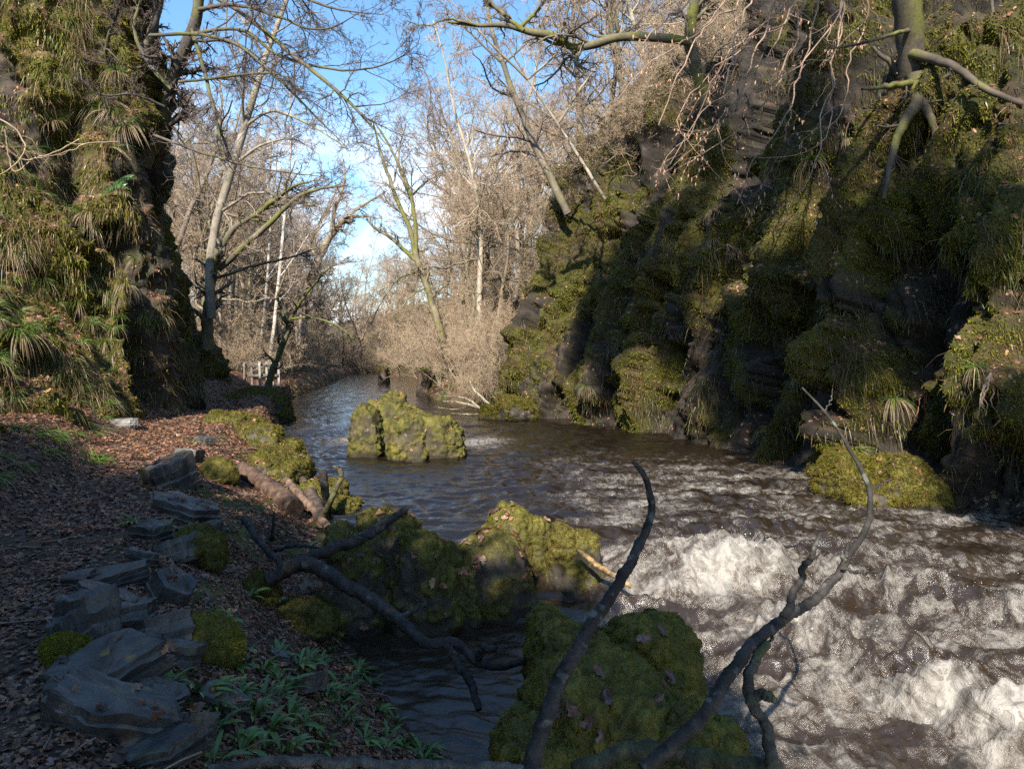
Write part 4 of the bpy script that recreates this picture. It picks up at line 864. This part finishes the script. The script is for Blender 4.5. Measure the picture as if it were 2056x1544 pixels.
# fern with three fronds on the left cliff edge
fl = P(205, 392, 14.0); fe = empty('fern', fl, 'green fern with arching fronds at the edge of the left cliff', 'fern')
for k, (dx, dz) in enumerate(((.95, .02), (.80, -.18), (.9, -.38))):
    t = np.linspace(0, 1, 26); mid = np.c_[t*dx, -.5*t, .25*np.sin(t*2.4)+t*dz]; p = np.repeat(mid, 2, 0); sgn = np.tile([1, -1], 26)[:, None]; ln = np.repeat(.16*np.sin(np.pi*np.clip(t*.93+.07, 0, 1))+.01, 2)
    V, Fc, ix = blades(p, np.c_[np.full(52, .5), -.3+0*ln, 0*ln]+sgn*np.array([.1, .6, .75]), ln, ln*.28, r, .4, 2)
    sV, sF = tubes(mid[None], np.full((1, 26), .006), 4); VV, FF = merge([(V, *Fc), (sV, sF)])
    build('frond', VV, FF, M_leafg, np.tile(((.06, .12, .03), (.07, .13, .035), (.16, .12, .05))[k], (len(VV), 1)), smooth=False, parent=fe, local=True)
# hanging roots
for (px, py, n, h_, w_, c, lab) in [(1855, 815, 9, .85, .22, (.24, .10, .05), 'bundle of reddish bare roots hanging over the dark hollow of the right cliff'), (1992, 790, 8, .8, .2, (.20, .15, .11), 'pale roots hanging at the right edge of the cliff'), (1800, 330, 7, 1.0, .4, (.10, .07, .05), 'roots trailing from the foot of the bent tree on the right cliff'), (1460, 520, 9, .5, .35, (.20, .13, .09), 'dry roots and straw hanging under the sunlit ledge')]:
    h = cast(px, py-30, B_right); c0 = h[0]+h[1]*.12; t = np.linspace(0, 1, 9)
    L = np.stack([c0+np.c_[w_*(r.random()-.5)*2*np.minimum(1, t*2.2)+np.minimum(1, t*4)*.10*fbm(np.c_[t*3, 0*t+k, 0*t], 2, 5), h[1][1]*.1*t+np.minimum(1, t*4)*.1*fbm(np.c_[t*3, 0*t+k, 0*t+4], 2, 6), -t*h_*r.uniform(.6, 1.1)] for k in range(n)])
    V, f = tubes(L, np.full((n, 9), 1.)*np.linspace(.014, .005, 9), 5); o = build('hanging_roots', V-c0, f, M_twig, np.tile(c, (len(V), 1))); o.location = c0; tag(o, lab, 'roots')

# ------------------------------------------------------------------ trees
def grow(start, d, ln, rad, n, r, wig=.25, up=.0, tip=.35):
    N_ = len(start); Pn = np.zeros((N_, n, 3)); Pn[:, 0] = start; d = nrm(d)
    ln = np.broadcast_to(ln, N_)[:, None]; upv = np.array([0, 0, 1.])
    for k in range(1, n):
        d = nrm(d+r.normal(size=(N_, 3))*wig/math.sqrt(n)*1.6+upv*up/n); Pn[:, k] = Pn[:, k-1]+d*ln/(n-1)
    R = np.broadcast_to(rad, N_)[:, None]*np.linspace(1, tip, n)[None]
    return Pn, R
def spawn(Pn, R, per, r, t0=.25, ang=.9, lr=.45, rr=.55, minr=.0):
    """per side shoots from each branch; returns start, direction, length, radius"""
    N_, n, _ = Pn.shape; seg = np.linalg.norm(np.diff(Pn, axis=1), axis=2).sum(1)
    t = np.sort(r.uniform(t0, 1., (N_, per)), 1); x = t*(n-1); i = np.minimum(x.astype(int), n-2); fr = (x-i)[..., None]
    a = np.arange(N_)[:, None]; p = Pn[a, i]*(1-fr)+Pn[a, i+1]*fr; tg = nrm(Pn[a, i+1]-Pn[a, i]); rad = (R[a, i]*(1-fr[..., 0])+R[a, i+1]*fr[..., 0])*rr
    s_ = nrm(np.cross(tg, r.normal(size=tg.shape))); an = ang*r.uniform(.7, 1.3, (N_, per, 1))
    d = tg*np.cos(an)+s_*np.sin(an); ln = seg[:, None]*lr*r.uniform(.6, 1.25, (N_, per))*(1.15-.55*t)
    return p.reshape(-1, 3), d.reshape(-1, 3), ln.ravel(), np.maximum(rad.ravel(), minr)
def twigs(Pn, R, r, levels, col, colt, up=.25):
    """levels: list of (per, ang, lr, rr, n, sides, wig)"""
    parts, cols = [], []
    for k, (per, ang, lr, rr, n, sd, wig, mr) in enumerate(levels):
        s_ = spawn(Pn, R, per, r, .18 if k == 0 else .15, ang, lr, rr, mr)
        Pn, R = grow(s_[0], s_[1], s_[2], s_[3], n, r, wig, up); R = np.maximum(R, mr*.7)
        V, f = tubes(Pn, R, sd); parts.append((V, f)); t = k/max(1, len(levels)-1)
        cc = np.array(col)*(1-t)+np.array(colt)*t; cols.append(np.repeat(cc[None]*r.uniform(.7, 1.25, (len(Pn), 1)), len(V)//len(Pn), 0))
    V, fs = merge(parts); return V, fs, np.concatenate(cols)
def bark_color(V, col, moss, seed):
    c = mixc(np.array(col)*.7, np.array(col)*1.25, ss(-.5, .5, fbm(V*1.5, 3, seed)))
    if moss: c = mixc(c, (.13, .13, .025), moss*ss(-.15, .3, fbm(V*1.1, 3, seed+1)))
    return c
def tree_proto(seed, H, R0, lean=(0, 0), nl=13, t0=.25, lang=1.0, llr=.42, tw=((7, .8, .5, .6, 6, 4, .45, .013), (7, .8, .45, .6, 5, 3, .5, .0072), (5, .8, .52, .7, 4, 3, .5, .0052)), col=(.17, .14, .115), colt=(.26, .18, .135), moss=.3, wig=.22, stems=1, label='', group='', name='bare_tree', cat='tree', spread=.5, up=.35):
    r = np.random.default_rng(seed)
    st = np.zeros((stems, 3)); dr = np.c_[r.normal(size=(stems, 2))*(spread if stems > 1 else .05)+np.array(lean), np.ones(stems)]
    Pn, R = grow(st, dr, H*r.uniform(.75, 1.05, stems) if stems > 1 else H, R0*(r.uniform(.6, 1., stems) if stems > 1 else np.ones(1)), 16, r, wig, .1, .16)
    V, f = tubes(Pn, R, 9 if stems == 1 else 6)
    s_ = spawn(Pn, R, nl, r, t0, lang, llr, .5, .012); Lp, LR = grow(s_[0], s_[1], s_[2], s_[3], 10, r, .4, up, .25)
    V2, f2 = tubes(Lp, LR, 5); allP = Lp
    tv, tf, tcol = twigs(Lp, LR, r, tw, np.array(col)*1.1, colt, up*.6)
    e = empty(name, (0, 0, 0), label, cat, group)
    build('trunk', V, f, M_bark, bark_color(V, col, moss, seed), parent=e, local=True)
    VV, FF = merge([(V2, f2), (tv, *tf)]); build('crown', VV, FF, M_twig, np.concatenate([bark_color(V2, col, moss*.8, seed+3), tcol]), parent=e, local=True)
    return e
pale = ((.34, .29, .225), (.46, .335, .225)); tan_ = ((.25, .195, .14), (.43, .305, .20)); 
LBL = {'l': ('slender bare tree with pinkish twigs among the many on the far left hillside', 'bare trees on the far left hillside'), 'r': ('bare twiggy tree among the many on the sunlit right hillside above the cliff end', 'bare trees on the right hillside'), 'e': ('distant bare tree among those closing off the valley where the river bends', 'bare trees at the far end of the valley')}
TP = [tree_proto(700, 13, .17, (0, 0), 15, .22, 1.0, .34, col=tan_[0], colt=tan_[1]), tree_proto(701, 11, .15, (.12, 0), 14, .2, 1.05, .42, col=tan_[0], colt=tan_[1], moss=.6), tree_proto(702, 15, .14, (0, 0), 17, .35, .85, .24, col=pale[0], colt=pale[1], moss=.1),
      tree_proto(703, 10, .16, (-.2, -.1), 14, .18, 1.1, .48, col=tan_[0], colt=tan_[1], moss=.7, wig=.4), tree_proto(704, 14, .15, (.05, .05), 16, .3, .9, .3, col=(.18, .14, .11), colt=(.28, .19, .145), moss=.3)]
r = np.random.default_rng(90); placed = {'l': 0, 'r': 0, 'e': 0}; used = [0]*5; tp_xy = []
def place_tree(x, y, key, pi, s_):
    z = float(hill(np.array([x]), np.array([y]))[0])-.15
    lab, grp = LBL[key]; o = TP[pi]
    if not used[pi]: used[pi] = 1; o.location = (x, y, z); o.rotation_euler.z = r.uniform(0, 6.28); o.scale = (s_,)*3; o['label'] = lab; o['group'] = grp
    else: dup(o, (x, y, z), r.uniform(0, 6.28), s_, label=lab, group=grp)
def scatter_trees(key, n, ya, yb, offa, offb, side, smin, smax, mind, pmin=-100, pmax=2200):
    k = 0; tries = 0
    while k < n and tries < 4000:
        tries += 1; y = ya+(yb-ya)*r.random(); off = offa+(offb-offa)*r.random()
        x = float(xL(y))-off if side < 0 else float(xR(y))+off
        pxx = x/y*F+HX
        if not pmin < pxx < pmax or any((x-a)**2+(y-b)**2 < mind**2 for a, b in tp_xy): continue
        tp_xy.append((x, y)); place_tree(x, y, key, int(r.integers(0, 5)), r.uniform(smin, smax)); k += 1
scatter_trees('l', 62, 31, 82, 3.5, 26, -1, .85, 1.4, 1.5, 330, 740)
scatter_trees('r', 84, 29, 80, 1.5, 24, 1, .75, 1.6, 1.5, 800, 1500)
scatter_trees('e', 60, 84, 125, -14, 14, 1, .75, 1.15, 1.9, 560, 1000)
scatter_trees('e', 30, 84, 120, 2, 22, -1, .8, 1.2, 1.9, 500, 1000)
# hazel thickets
SP = [tree_proto(720+k, 4.6, .035, (0, 0), 7, .15, .7, .42, tw=((7, .75, .5, .65, 6, 3, .5, .0075), (6, .8, .5, .7, 5, 3, .5, .0055)), col=(.30, .24, .17), colt=(.45, .325, .215), moss=.25, stems=13, spread=.55, wig=.3, name='bare_shrub', cat='shrub', up=.15) for k in range(3)]
us_ = [0]*3
def shrub(x, y, z, s_, lab, grp, k):
    o = SP[k]
    if not us_[k]: us_[k] = 1; o.location = (x, y, z); o.scale = (s_,)*3; o['label'] = lab; o['group'] = grp
    else: dup(o, (x, y, z), r.uniform(0, 6.28), s_, label=lab, group=grp)
def scatter_shrubs(n, ya, yb, oa, ob, side, lab, grp, smin, smax):
    for k in range(n):
        y = ya+(yb-ya)*r.random(); off = oa+(ob-oa)*r.random()**1.3; x = float(xL(y))-off if side < 0 else float(xR(y))+off
        shrub(x, y, float(hill(np.array([x]), np.array([y]))[0])-.05, r.uniform(smin, smax), lab, grp, int(r.integers(0, 3)))
scatter_shrubs(50, 36, 84, 2.6, 15, -1, 'many-stemmed bare shrub on the sunlit left river bank beyond the footbridge', 'bare shrubs on the left bank', .55, .95)
scatter_shrubs(48, 30, 82, .3, 13, 1, 'many-stemmed bare hazel bush leaning over the right river bank', 'bare bushes on the right bank', .6, 1.1)
scatter_shrubs(44, 80, 104, -5, 12, 1, 'distant low bare bush at the bend of the river', 'bare bushes at the river bend', .7, 1.2)
for k, (px, py, D) in enumerate([(985, 790, 29), (950, 770, 31), (1005, 740, 30), (930, 730, 34), (970, 700, 33), (1020, 690, 31), (900, 760, 37), (1000, 660, 33)]):
    p = P(px, py, D); shrub(p[0], D, float(hill(np.array([p[0]]), np.array([float(D)]))[0])-.05, r.uniform(.5, .8), 'many-stemmed bare hazel bush leaning over the right river bank', 'bare bushes on the right bank', k % 3)
for k in range(16):                                                # along the lit rim of the right cliff
    h = cast(1090+27*k+r.normal()*8, 470-25*k+r.normal()*12, B_right)
    p = h[0] if h is not None else P(1110+24*k, 440-22*k, 24.5)
    shrub(p[0]+.2, p[1]+.5, p[2]-.2, r.uniform(.45, .85), 'pale many-stemmed bush growing along the top edge of the right cliff', 'bushes along the right cliff edge', k % 3)

def custom_tree(name, label, trunks, limbs_, tw, col, colt, moss=.5, seed=1, cat='tree', wig=.03, group=None, extra=None, up=.1):
    """a particular tree: trunk and limb lines placed in the gorge, twigs grown from the limbs"""
    r = np.random.default_rng(seed); loc = np.array(trunks[0][0][0]); e = empty(name, loc, label, cat, group)
    def mk(ls, sides, nn):
        ps = [limb(pts, rad, nn, sides, .14, seed+k, wig, False)[:2] for k, (pts, rad) in enumerate(ls)]; return merge(ps)
    V, f = mk(trunks, 12, 30); build('trunk', V-loc, f, M_bark, bark_color(V, col, moss, seed), parent=e, local=True)
    parts, cols, Ls, Rs = [], [], [], []
    for k, (pts, rad) in enumerate(limbs_+trunks):
        t = np.linspace(0, 1, 20); L = smooth_line(pts, 20); Ls.append(L); Rs.append(np.interp(t, np.linspace(0, 1, len(rad)), rad))
    if limbs_:
        V2, f2 = mk(limbs_, 8, 26); parts.append((V2, *f2)); cols.append(bark_color(V2, col, moss, seed+2))
    tv, tf, tcl = twigs(np.stack(Ls), np.stack(Rs), r, tw, col, colt, up); parts.append((tv, *tf)); cols.append(tcl)
    VV, FF = merge(parts); build('crown', VV-loc, FF, M_twig, np.concatenate(cols), parent=e, local=True)
    if extra: extra(e, loc, tv, r)
    return e
def L_(D, *pts): return [P(x, y, D if np.isscalar(D) else D[0]+(D[1]-D[0])*i/(len(pts)-1)) for i, (x, y) in enumerate(pts)]
TW = ((16, .75, .25, .5, 8, 4, .4, .007), (9, .8, .45, .6, 6, 3, .45, .005), (7, .8, .48, .7, 5, 3, .5, .004))
TW2 = ((10, .8, .28, .5, 7, 4, .4, .011), (8, .8, .45, .6, 5, 3, .45, .0075), (6, .8, .5, .7, 4, 3, .5, .006))
# centre alder over the river
custom_tree('alder_tree', 'mossy yellow-green forked alder leaning left over the river in the middle', [(L_(36, (892, 700), (877, 640), (857, 575), (840, 530), (833, 505)), [.20, .18, .16, .15, .14])],
    [(L_(36, (838, 525), (815, 505), (785, 478), (755, 460), (735, 440)), [.12, .10, .09, .07, .05]), (L_(36, (832, 510), (826, 470), (805, 420), (795, 395), (772, 330), (750, 250)), [.12, .11, .10, .09, .07, .03]), (L_(36, (835, 510), (834, 450), (826, 400), (800, 330), (765, 265), (735, 225)), [.11, .10, .09, .07, .05, .02]),
     (L_(36, (826, 400), (812, 370), (800, 320), (815, 250)), [.06, .05, .04, .02]), (L_(36, (845, 545), (800, 560), (770, 600), (745, 650)), [.05, .045, .035, .02]), (L_(36, (826, 395), (850, 370), (890, 345)), [.05, .04, .02]), (L_(36, (858, 575), (820, 600), (795, 650)), [.04, .03, .015])], TW2, (.19, .16, .10), (.24, .18, .12), 1., 41, wig=.06)
# pale leaning tree and mossy limbed tree beyond the left cliff
custom_tree('leaning_tree', 'pale slim tree leaning right from behind the left cliff, tall against the sky', [(L_(26, (425, 640), (420, 560), (430, 470), (465, 340), (500, 225), (535, 110), (565, 30), (590, -40)), [.16, .15, .145, .14, .13, .11, .09, .07])],
    [(L_((26, 25), (455, 350), (440, 310), (400, 250), (340, 220)), [.07, .06, .04, .02]), (L_((26, 25), (490, 255), (540, 225), (620, 250), (700, 300)), [.06, .05, .04, .02]), (L_(26, (470, 330), (530, 290), (590, 280), (640, 310)), [.06, .05, .035, .015]), (L_(26, (530, 120), (500, 60), (460, 10)), [.05, .04, .02]), (L_(26, (520, 160), (580, 110), (640, 100)), [.04, .03, .015])], TW2, (.27, .235, .19), (.25, .19, .15), .25, 43)
custom_tree('mossy_tree', 'crooked tree with thick mossy limbs reaching right from the left bank above the path', [(L_((27, 26), (415, 700), (418, 620), (425, 560), (440, 500)), [.24, .2, .17, .15])],
    [(L_((26.5, 25), (432, 520), (470, 460), (520, 425), (560, 395), (595, 372), (625, 365)), [.12, .11, .10, .09, .07, .03]), (L_((26.5, 24.5), (440, 540), (490, 495), (545, 445), (600, 395), (630, 383), (700, 372)), [.12, .11, .10, .09, .06, .02]), (L_(26, (455, 430), (480, 435), (515, 442), (545, 444)), [.05, .06, .05, .03]), (L_((26, 24), (600, 395), (615, 410), (632, 412)), [.05, .04, .02]), (L_((26.5, 24), (430, 560), (490, 540), (570, 520), (660, 490)), [.06, .05, .04, .015]), (L_(26, (440, 490), (420, 440), (450, 400)), [.05, .04, .02])], TW2, (.15, .13, .09), (.22, .17, .13), .8, 45, wig=.08)
custom_tree('leaning_tree', 'mossy dark tree leaning over the footbridge from its near bank', [(L_((31, 30), (538, 775), (552, 730), (568, 690), (578, 650), (570, 640)), [.15, .14, .13, .11, .10])],
    [(L_((30.5, 29), (578, 650), (595, 620), (615, 590), (640, 560), (665, 535)), [.08, .07, .06, .05, .02]), (L_(30, (572, 645), (565, 620), (558, 600), (570, 560)), [.06, .05, .05, .02]), (L_((30, 28.5), (585, 640), (620, 638), (680, 655), (720, 690)), [.05, .045, .035, .015])], TW2, (.12, .11, .06), (.22, .17, .12), .9, 46, wig=.05)
for k, (xb, xt, w_, lab) in enumerate([(540, 572, .11, 'whitest thin birch trunk standing right behind the footbridge'), (520, 545, .09, 'second white birch trunk, left of the whitest one behind the footbridge'), (496, 512, .08, 'third pale birch trunk farthest left behind the footbridge')]):
    D = 40+3*k; custom_tree('birch_tree', lab, [(L_(D, (xb, 740-8*k), ((xb*2+xt)/3, 650), ((xb+xt)/2+4, 560), (xt, 430), (xt+12, 300), (xt+10, 180)), [w_, w_*.9, w_*.8, w_*.6, w_*.4, w_*.15])], [(L_(D, ((xb+xt)/2+4, 560), (xt+30, 500), (xt+60, 450)), [.04, .03, .01]), (L_(D, (xt, 440), (xt-30, 390), (xt-40, 330)), [.035, .025, .01])], TW2, (.48, .42, .36), (.30, .22, .17), 0, 47+k)
# far pale spreading tree left of centre
custom_tree('spreading_tree', 'pale broad tree left of the centre alder with limbs fanning over the river', [(L_(45, (600, 690), (625, 560), (660, 480), (690, 440)), [.30, .28, .25, .2])],
    [(L_(45, (650, 490), (690, 440), (740, 405), (775, 385)), [.16, .14, .09, .03]), (L_(45, (665, 470), (672, 420), (690, 370), (690, 320)), [.14, .12, .08, .03]), (L_(45, (640, 520), (600, 470), (580, 420), (590, 370)), [.12, .1, .07, .03]), (L_(45, (690, 440), (735, 435), (770, 440)), [.09, .06, .02]), (L_(45, (625, 560), (680, 530), (720, 525)), [.08, .06, .02])], TW2, (.26, .21, .165), (.30, .21, .16), .1, 51)
# alder overhanging from the top of the left cliff
bl = (.095, .08, .068); bt = (.13, .095, .08)
custom_tree('alder_tree', 'mossy trunk with long dark branches overhanging from the top of the left cliff', [(L_((17.6, 16.5), (285, 330), (325, 245), (345, 160), (375, 90), (395, 30), (405, -60)), [.2, .18, .15, .14, .12, .10]), (L_(16.8, (215, 230), (250, 170), (290, 100), (320, 10), (335, -50)), [.11, .10, .09, .08, .06])],
    [(L_((16.5, 14), (405, -20), (475, 20), (540, 70), (592, 114), (680, 187), (723, 228), (775, 290)), [.05, .05, .048, .045, .04, .03, .01]), (L_((16.5, 14), (380, 70), (480, 60), (560, 112), (640, 135), (740, 138), (800, 118), (842, 88)), [.045, .04, .035, .03, .025, .018, .006]), (L_((16.5, 15.5), (385, 60), (400, 110), (422, 190), (440, 270), (452, 320)), [.05, .045, .04, .03, .012]),
     (L_((16.5, 14.5), (300, 72), (400, 70), (480, 92), (560, 160), (640, 240), (700, 300)), [.04, .04, .035, .03, .02, .006]), (L_((16.5, 14.5), (360, 165), (410, 160), (480, 152), (560, 150), (610, 185)), [.035, .03, .028, .02, .008]), (L_((16.5, 14.8), (310, 272), (420, 312), (540, 342), (650, 355)), [.03, .026, .02, .006]), (L_((16.5, 14), (400, 20), (470, 10), (560, 35), (650, 60), (735, 20)), [.05, .04, .03, .02, .006]),
     (L_(16.5, (345, 180), (300, 130), (270, 60), (290, -20)), [.05, .045, .04, .03]), (L_((16.5, 14), (410, -30), (560, -20), (680, 20), (770, 30)), [.05, .04, .025, .008]), (L_((16.5, 15), (330, 215), (270, 190), (200, 190), (150, 150)), [.035, .03, .02, .008]), (L_((16.5, 15), (250, 170), (215, 120), (230, 40), (255, -30)), [.05, .04, .035, .03])], TW, bl, bt, .55, 53)
# pale arching stems on the left bank
custom_tree('bramble', 'pale arching bramble stems at the left edge halfway up the bank', [(L_((11.5, 11), (-30, 225), (30, 260), (50, 300), (20, 340), (-20, 360)), [.014, .013, .012, .01, .008])], [(L_((11.8, 11.2), (160, 280), (110, 305), (40, 320), (5, 290), (-20, 270)), [.012, .011, .01, .008, .006]), (L_((11.8, 11.4), (240, 285), (170, 290), (120, 310), (60, 320)), [.009, .009, .008, .006]), (L_(11.3, (60, 325), (30, 345), (15, 300), (10, 260)), [.01, .009, .008, .006])], ((3, .7, .3, .6, 6, 3, .4, .005),), (.33, .24, .15), (.33, .24, .15), 0, 55, 'bramble')
# mossy bough tree at the top right
Dm = float(cast(1425, 235, B_right)[0][1])
custom_tree('mossy_tree', 'tree with one thick yellow-mossed bough sagging across the upper right', [(L_((Dm+.5, Dm-.8), (1440, 290), (1425, 235), (1402, 150), (1385, 90), (1395, 0), (1400, -80)), [.22, .2, .18, .17, .15, .13])],
    [(L_((Dm-.6, Dm-2), (1385, 85), (1340, 78), (1285, 74), (1240, 76), (1190, 90), (1150, 96), (1110, 72), (1070, 66), (1020, 52), (960, 52), (900, 45)), [.13, .13, .125, .12, .125, .12, .11, .10, .07, .05, .03]), (L_((Dm-1.7, Dm-2), (1050, 62), (1000, 20), (960, -20)), [.07, .06, .04]), (L_((Dm-1.9, Dm-2.6), (960, 52), (900, 40), (850, 52), (815, 42)), [.04, .03, .02, .008]), (L_(Dm-1.7, (1040, 60), (1080, 20), (1110, -30)), [.06, .05, .04]), (L_(Dm-1.3, (1165, 92), (1150, 112), (1140, 140)), [.05, .04, .02])], TW2, (.13, .11, .07), (.24, .18, .14), 1., 57, wig=.05)
for k, (ln, lab) in enumerate([(L_((30, 31), (1195, 420), (1170, 300), (1160, 160), (1150, 40), (1155, -60)), 'dark upright trunk left of the mossy bough tree'), (L_((27, 27), (1140, 430), (1060, 260), (1010, 130), (985, 50), (975, -40)), 'mossy thin trunk leaning left under the mossy bough'), (L_((28, 27), (1270, 330), (1255, 200), (1230, 90), (1225, -40)), 'dark trunk rising behind the mossy bough'), (L_((25, 24.5), (1215, 400), (1120, 250), (1060, 160), (1010, 80)), 'pale thin stem leaning left over the cliff end')]):
    custom_tree('bare_tree', lab, [(ln, [.15, .13, .11, .08, .05][:len(ln)] if k < 3 else [.06, .05, .04, .02])], [([ln[1], ln[1]+np.array([-1.5+k*.8, -.4, 1.3]), ln[1]+np.array([-3.2+k*1.6, -.6, 2.2])], [.05, .04, .015]), ([ln[2], ln[2]+np.array([-1.2, -.4, 1.]), ln[2]+np.array([-2.6, -.6, 2.4])], [.05, .035, .012]), ([ln[2], ln[2]+np.array([1.2, -.4, 1.]), ln[2]+np.array([2.0, -.6, 2.6])], [.045, .03, .012])], TW2, (.16, .13, .10) if k < 3 else (.30, .25, .2), (.28, .2, .155), .35, 61+k)
# bent tree with roots on the right cliff
Db = float(cast(1842, 225, B_right)[0][1])+.05
custom_tree('bent_tree', 'dark mossy trunk standing on the right cliff with roots gripping the rock', [(L_((Db+.9, Db-.4), (1862, 420), (1850, 300), (1838, 215), (1832, 150), (1828, 80), (1822, 0), (1815, -80)), [.42, .40, .30, .25, .23, .22, .2]), (L_((Db-.05, Db-.2), (1834, 150), (1842, 205), (1812, 250), (1790, 320), (1775, 400)), [.14, .11, .07, .05, .03]), (L_((Db-.05, Db-.2), (1836, 150), (1850, 205), (1872, 245), (1880, 300)), [.13, .09, .06, .03])],
    [(L_((Db-.02, Db-1.5), (1832, 108), (1866, 118), (1905, 128), (1950, 160), (2000, 190), (2070, 215)), [.09, .08, .065, .055, .05, .045]), (L_((Db-.1, Db-1.5), (1830, 60), (1790, 70), (1720, 90), (1650, 100)), [.04, .03, .02, .008]), (L_((Db-.05, Db-.9), (1838, 165), (1780, 175), (1730, 180)), [.06, .045, .02]), (L_((12.8, 12), (1990, -20), (2000, 40), (2040, 80)), [.03, .025, .02])], ((4, .8, .25, .4, 7, 4, .5, .007), (4, .8, .45, .6, 5, 3, .5, .0045)), (.075, .06, .045), (.14, .10, .075), .75, 67, wig=.03)
# hazel with catkins hanging over the right cliff
def catkins(e, loc, tv, r):
    k = r.choice(len(tv), 900); p = tv[k]; p = p[(p[:, 2] < 10.2) & in_view(p, -.01)][:400]
    me = []; t = np.linspace(0, 1, 5)
    def mk(p, ln):
        n = len(p); L = p[:, None]+np.c_[0*t, 0*t, -t][None]*ln[:, None, None]+r.normal(size=(n, 1, 3))*.012*t[None, :, None]
        V, f = tubes(L, np.array([.005, .011, .012, .010, .004])[None]*np.ones((n, 1)), 5); return V, f, np.repeat(np.array((.46, .27, .17))[None]*r.uniform(.6, 1.2, (n, 1)), 25, 0)
    pr = [build('catkin', *mk(np.zeros((1, 3)), np.array([l]))[:2], M_twig, np.tile((.42, .25, .16), (25, 1)), parent=e, local=True) for l in (.05, .065, .08)]
    for q, pt in enumerate(p[:100]):
        o = pr[q % 3]
        if q >= 3: o = o.copy(); C.objects.link(o); o.parent = e
        o.location = pt-loc
    V, f, cc = mk(p[100:], r.uniform(.045, .08, len(p)-100)); kind(build('catkins', V-loc, f, M_twig, cc, parent=e, local=True), 'stuff')
HZ = [[(1560, -120), (1490, 0), (1400, 72), (1352, 180), (1322, 252)], [(1570, -120), (1505, 0), (1470, 110), (1452, 190)], [(1620, -120), (1600, 0), (1560, 80), (1500, 160), (1420, 215), (1345, 330)], [(1700, -120), (1680, 30), (1640, 100), (1560, 160), (1480, 210), (1420, 270), (1350, 335)],
      [(1705, -120), (1690, 30), (1672, 100), (1664, 270), (1600, 305), (1520, 318), (1455, 290)], [(1700, -100), (1688, 40), (1666, 180), (1640, 320), (1612, 380), (1568, 418)], [(1540, -120), (1440, 20), (1370, 90), (1300, 130), (1240, 200)], [(1600, -120), (1540, 60), (1470, 210), (1440, 250), (1455, 310), (1500, 385)],
      [(1560, -120), (1420, -10), (1330, 40), (1290, 90)], [(1640, -120), (1580, 120), (1520, 230), (1400, 315), (1380, 330)], [(1720, -120), (1740, 40), (1700, 150), (1690, 230), (1655, 262)], [(1650, -120), (1560, 30), (1450, 120), (1390, 260), (1330, 330), (1345, 380)], [(1660, -120), (1600, 180), (1560, 260), (1510, 330), (1480, 410)], [(1600, -120), (1500, 90), (1420, 150), (1360, 250), (1420, 330), (1490, 395)]]
hz_l = [(L_((13.4, 11.6+.14*k), *ln), [.020, .017, .014, .011, .008, .005, .004][:len(ln)]) for k, ln in enumerate(HZ)]
custom_tree('hazel_bush', 'hazel with tan hanging catkins drooping in front of the right cliff from above', [(L_((14.2, 13.2), (1680, 40), (1650, -40), (1600, -130)), [.09, .07, .05])], hz_l, ((9, .85, .22, .6, 7, 4, .6, .0045), (4, .8, .4, .7, 5, 3, .6, .003)), (.26, .18, .13), (.30, .19, .14), .0, 71, 'hazel', wig=.16, extra=catkins, up=-.05)

r = np.random.default_rng(99)
n = 420; sp, sn_, si = sample(gV, Fq, gN, wt_l*(ctr[:, 1] < 16), r, n); t = np.linspace(0, 1, 5); ang = r.uniform(0, 6.28, n); L = np.stack([np.cos(ang), np.sin(ang), .06*r.normal(size=n)], 1)[:, None]*(t[None, :, None]-.5)*r.uniform(.12, .5, n)[:, None, None]+sp[:, None]+np.array([0, 0, .02])+r.normal(size=(n, 5, 3))*.006
V, f = tubes(L, np.ones((n, 5))*r.uniform(.0025, .006, n)[:, None]*np.array([1, 1, .9, .7, .4]), 4)
kind(build('twig_litter', V, f, M_twig, np.repeat(np.array((.17, .13, .095))[None]*r.uniform(.4, 1.6, (n, 1)), 20, 0)), 'stuff')
wood('fallen_branch', 'tangle of pale bare driftwood twigs trailing in the river under the right bank', 'branch', [(L_((27, 29), (1000, 832), (960, 818), (920, 808), (890, 806)), [.06, .05, .04, .02]), (L_((27, 28), (985, 828), (950, 832), (905, 830)), [.04, .03, .015]), (L_((27.5, 29), (965, 820), (935, 800), (890, 795)), [.04, .03, .015]), (L_((27, 28), (1000, 830), (970, 800), (950, 780), (940, 755)), [.05, .04, .03, .015]), (L_((27.5, 29), (945, 815), (915, 822), (880, 818)), [.03, .02, .012])], (.30, .27, .20), moss=.35, seed=81)

# a few leaves caught on the slates
sv_, sf_ = merge([(V_, *f_) for V_, f_ in SLV]); allq = np.concatenate([sf_[0], np.c_[sf_[1], sf_[1][:, 2]]]); fn = np.cross(sv_[allq[:, 2]]-sv_[allq[:, 0]], sv_[allq[:, 3]]-sv_[allq[:, 1]]); fn = np.where(np.linalg.norm(fn, axis=1, keepdims=True) < 1e-9, np.cross(sv_[allq[:, 1]]-sv_[allq[:, 0]], sv_[allq[:, 2]]-sv_[allq[:, 0]]), fn); fn = nrm(fn)
n = 130; wl = (fn[:, 2] > .6)*np.clip(.2+fbm(sv_[allq].mean(1)*5, 3, 5), 0, 1)+1e-9; ar = np.linalg.norm(np.cross(sv_[allq[:, 2]]-sv_[allq[:, 0]], sv_[allq[:, 3]]-sv_[allq[:, 1]]), axis=1)*wl; ii = r.choice(len(allq), n, p=ar/ar.sum())
V, Fc, cc = leaves(sv_[allq[ii]].mean(1)+r.normal(size=(n, 3))*.012*np.array([1, 1, 0])+np.array([0, 0, .006]), fn[ii], r.uniform(.03, .075, n), r, leaf_colors(n, r)*.8)
kind(build('fallen_leaves', V, Fc, M_leaf, cc, smooth=False), 'stuff')
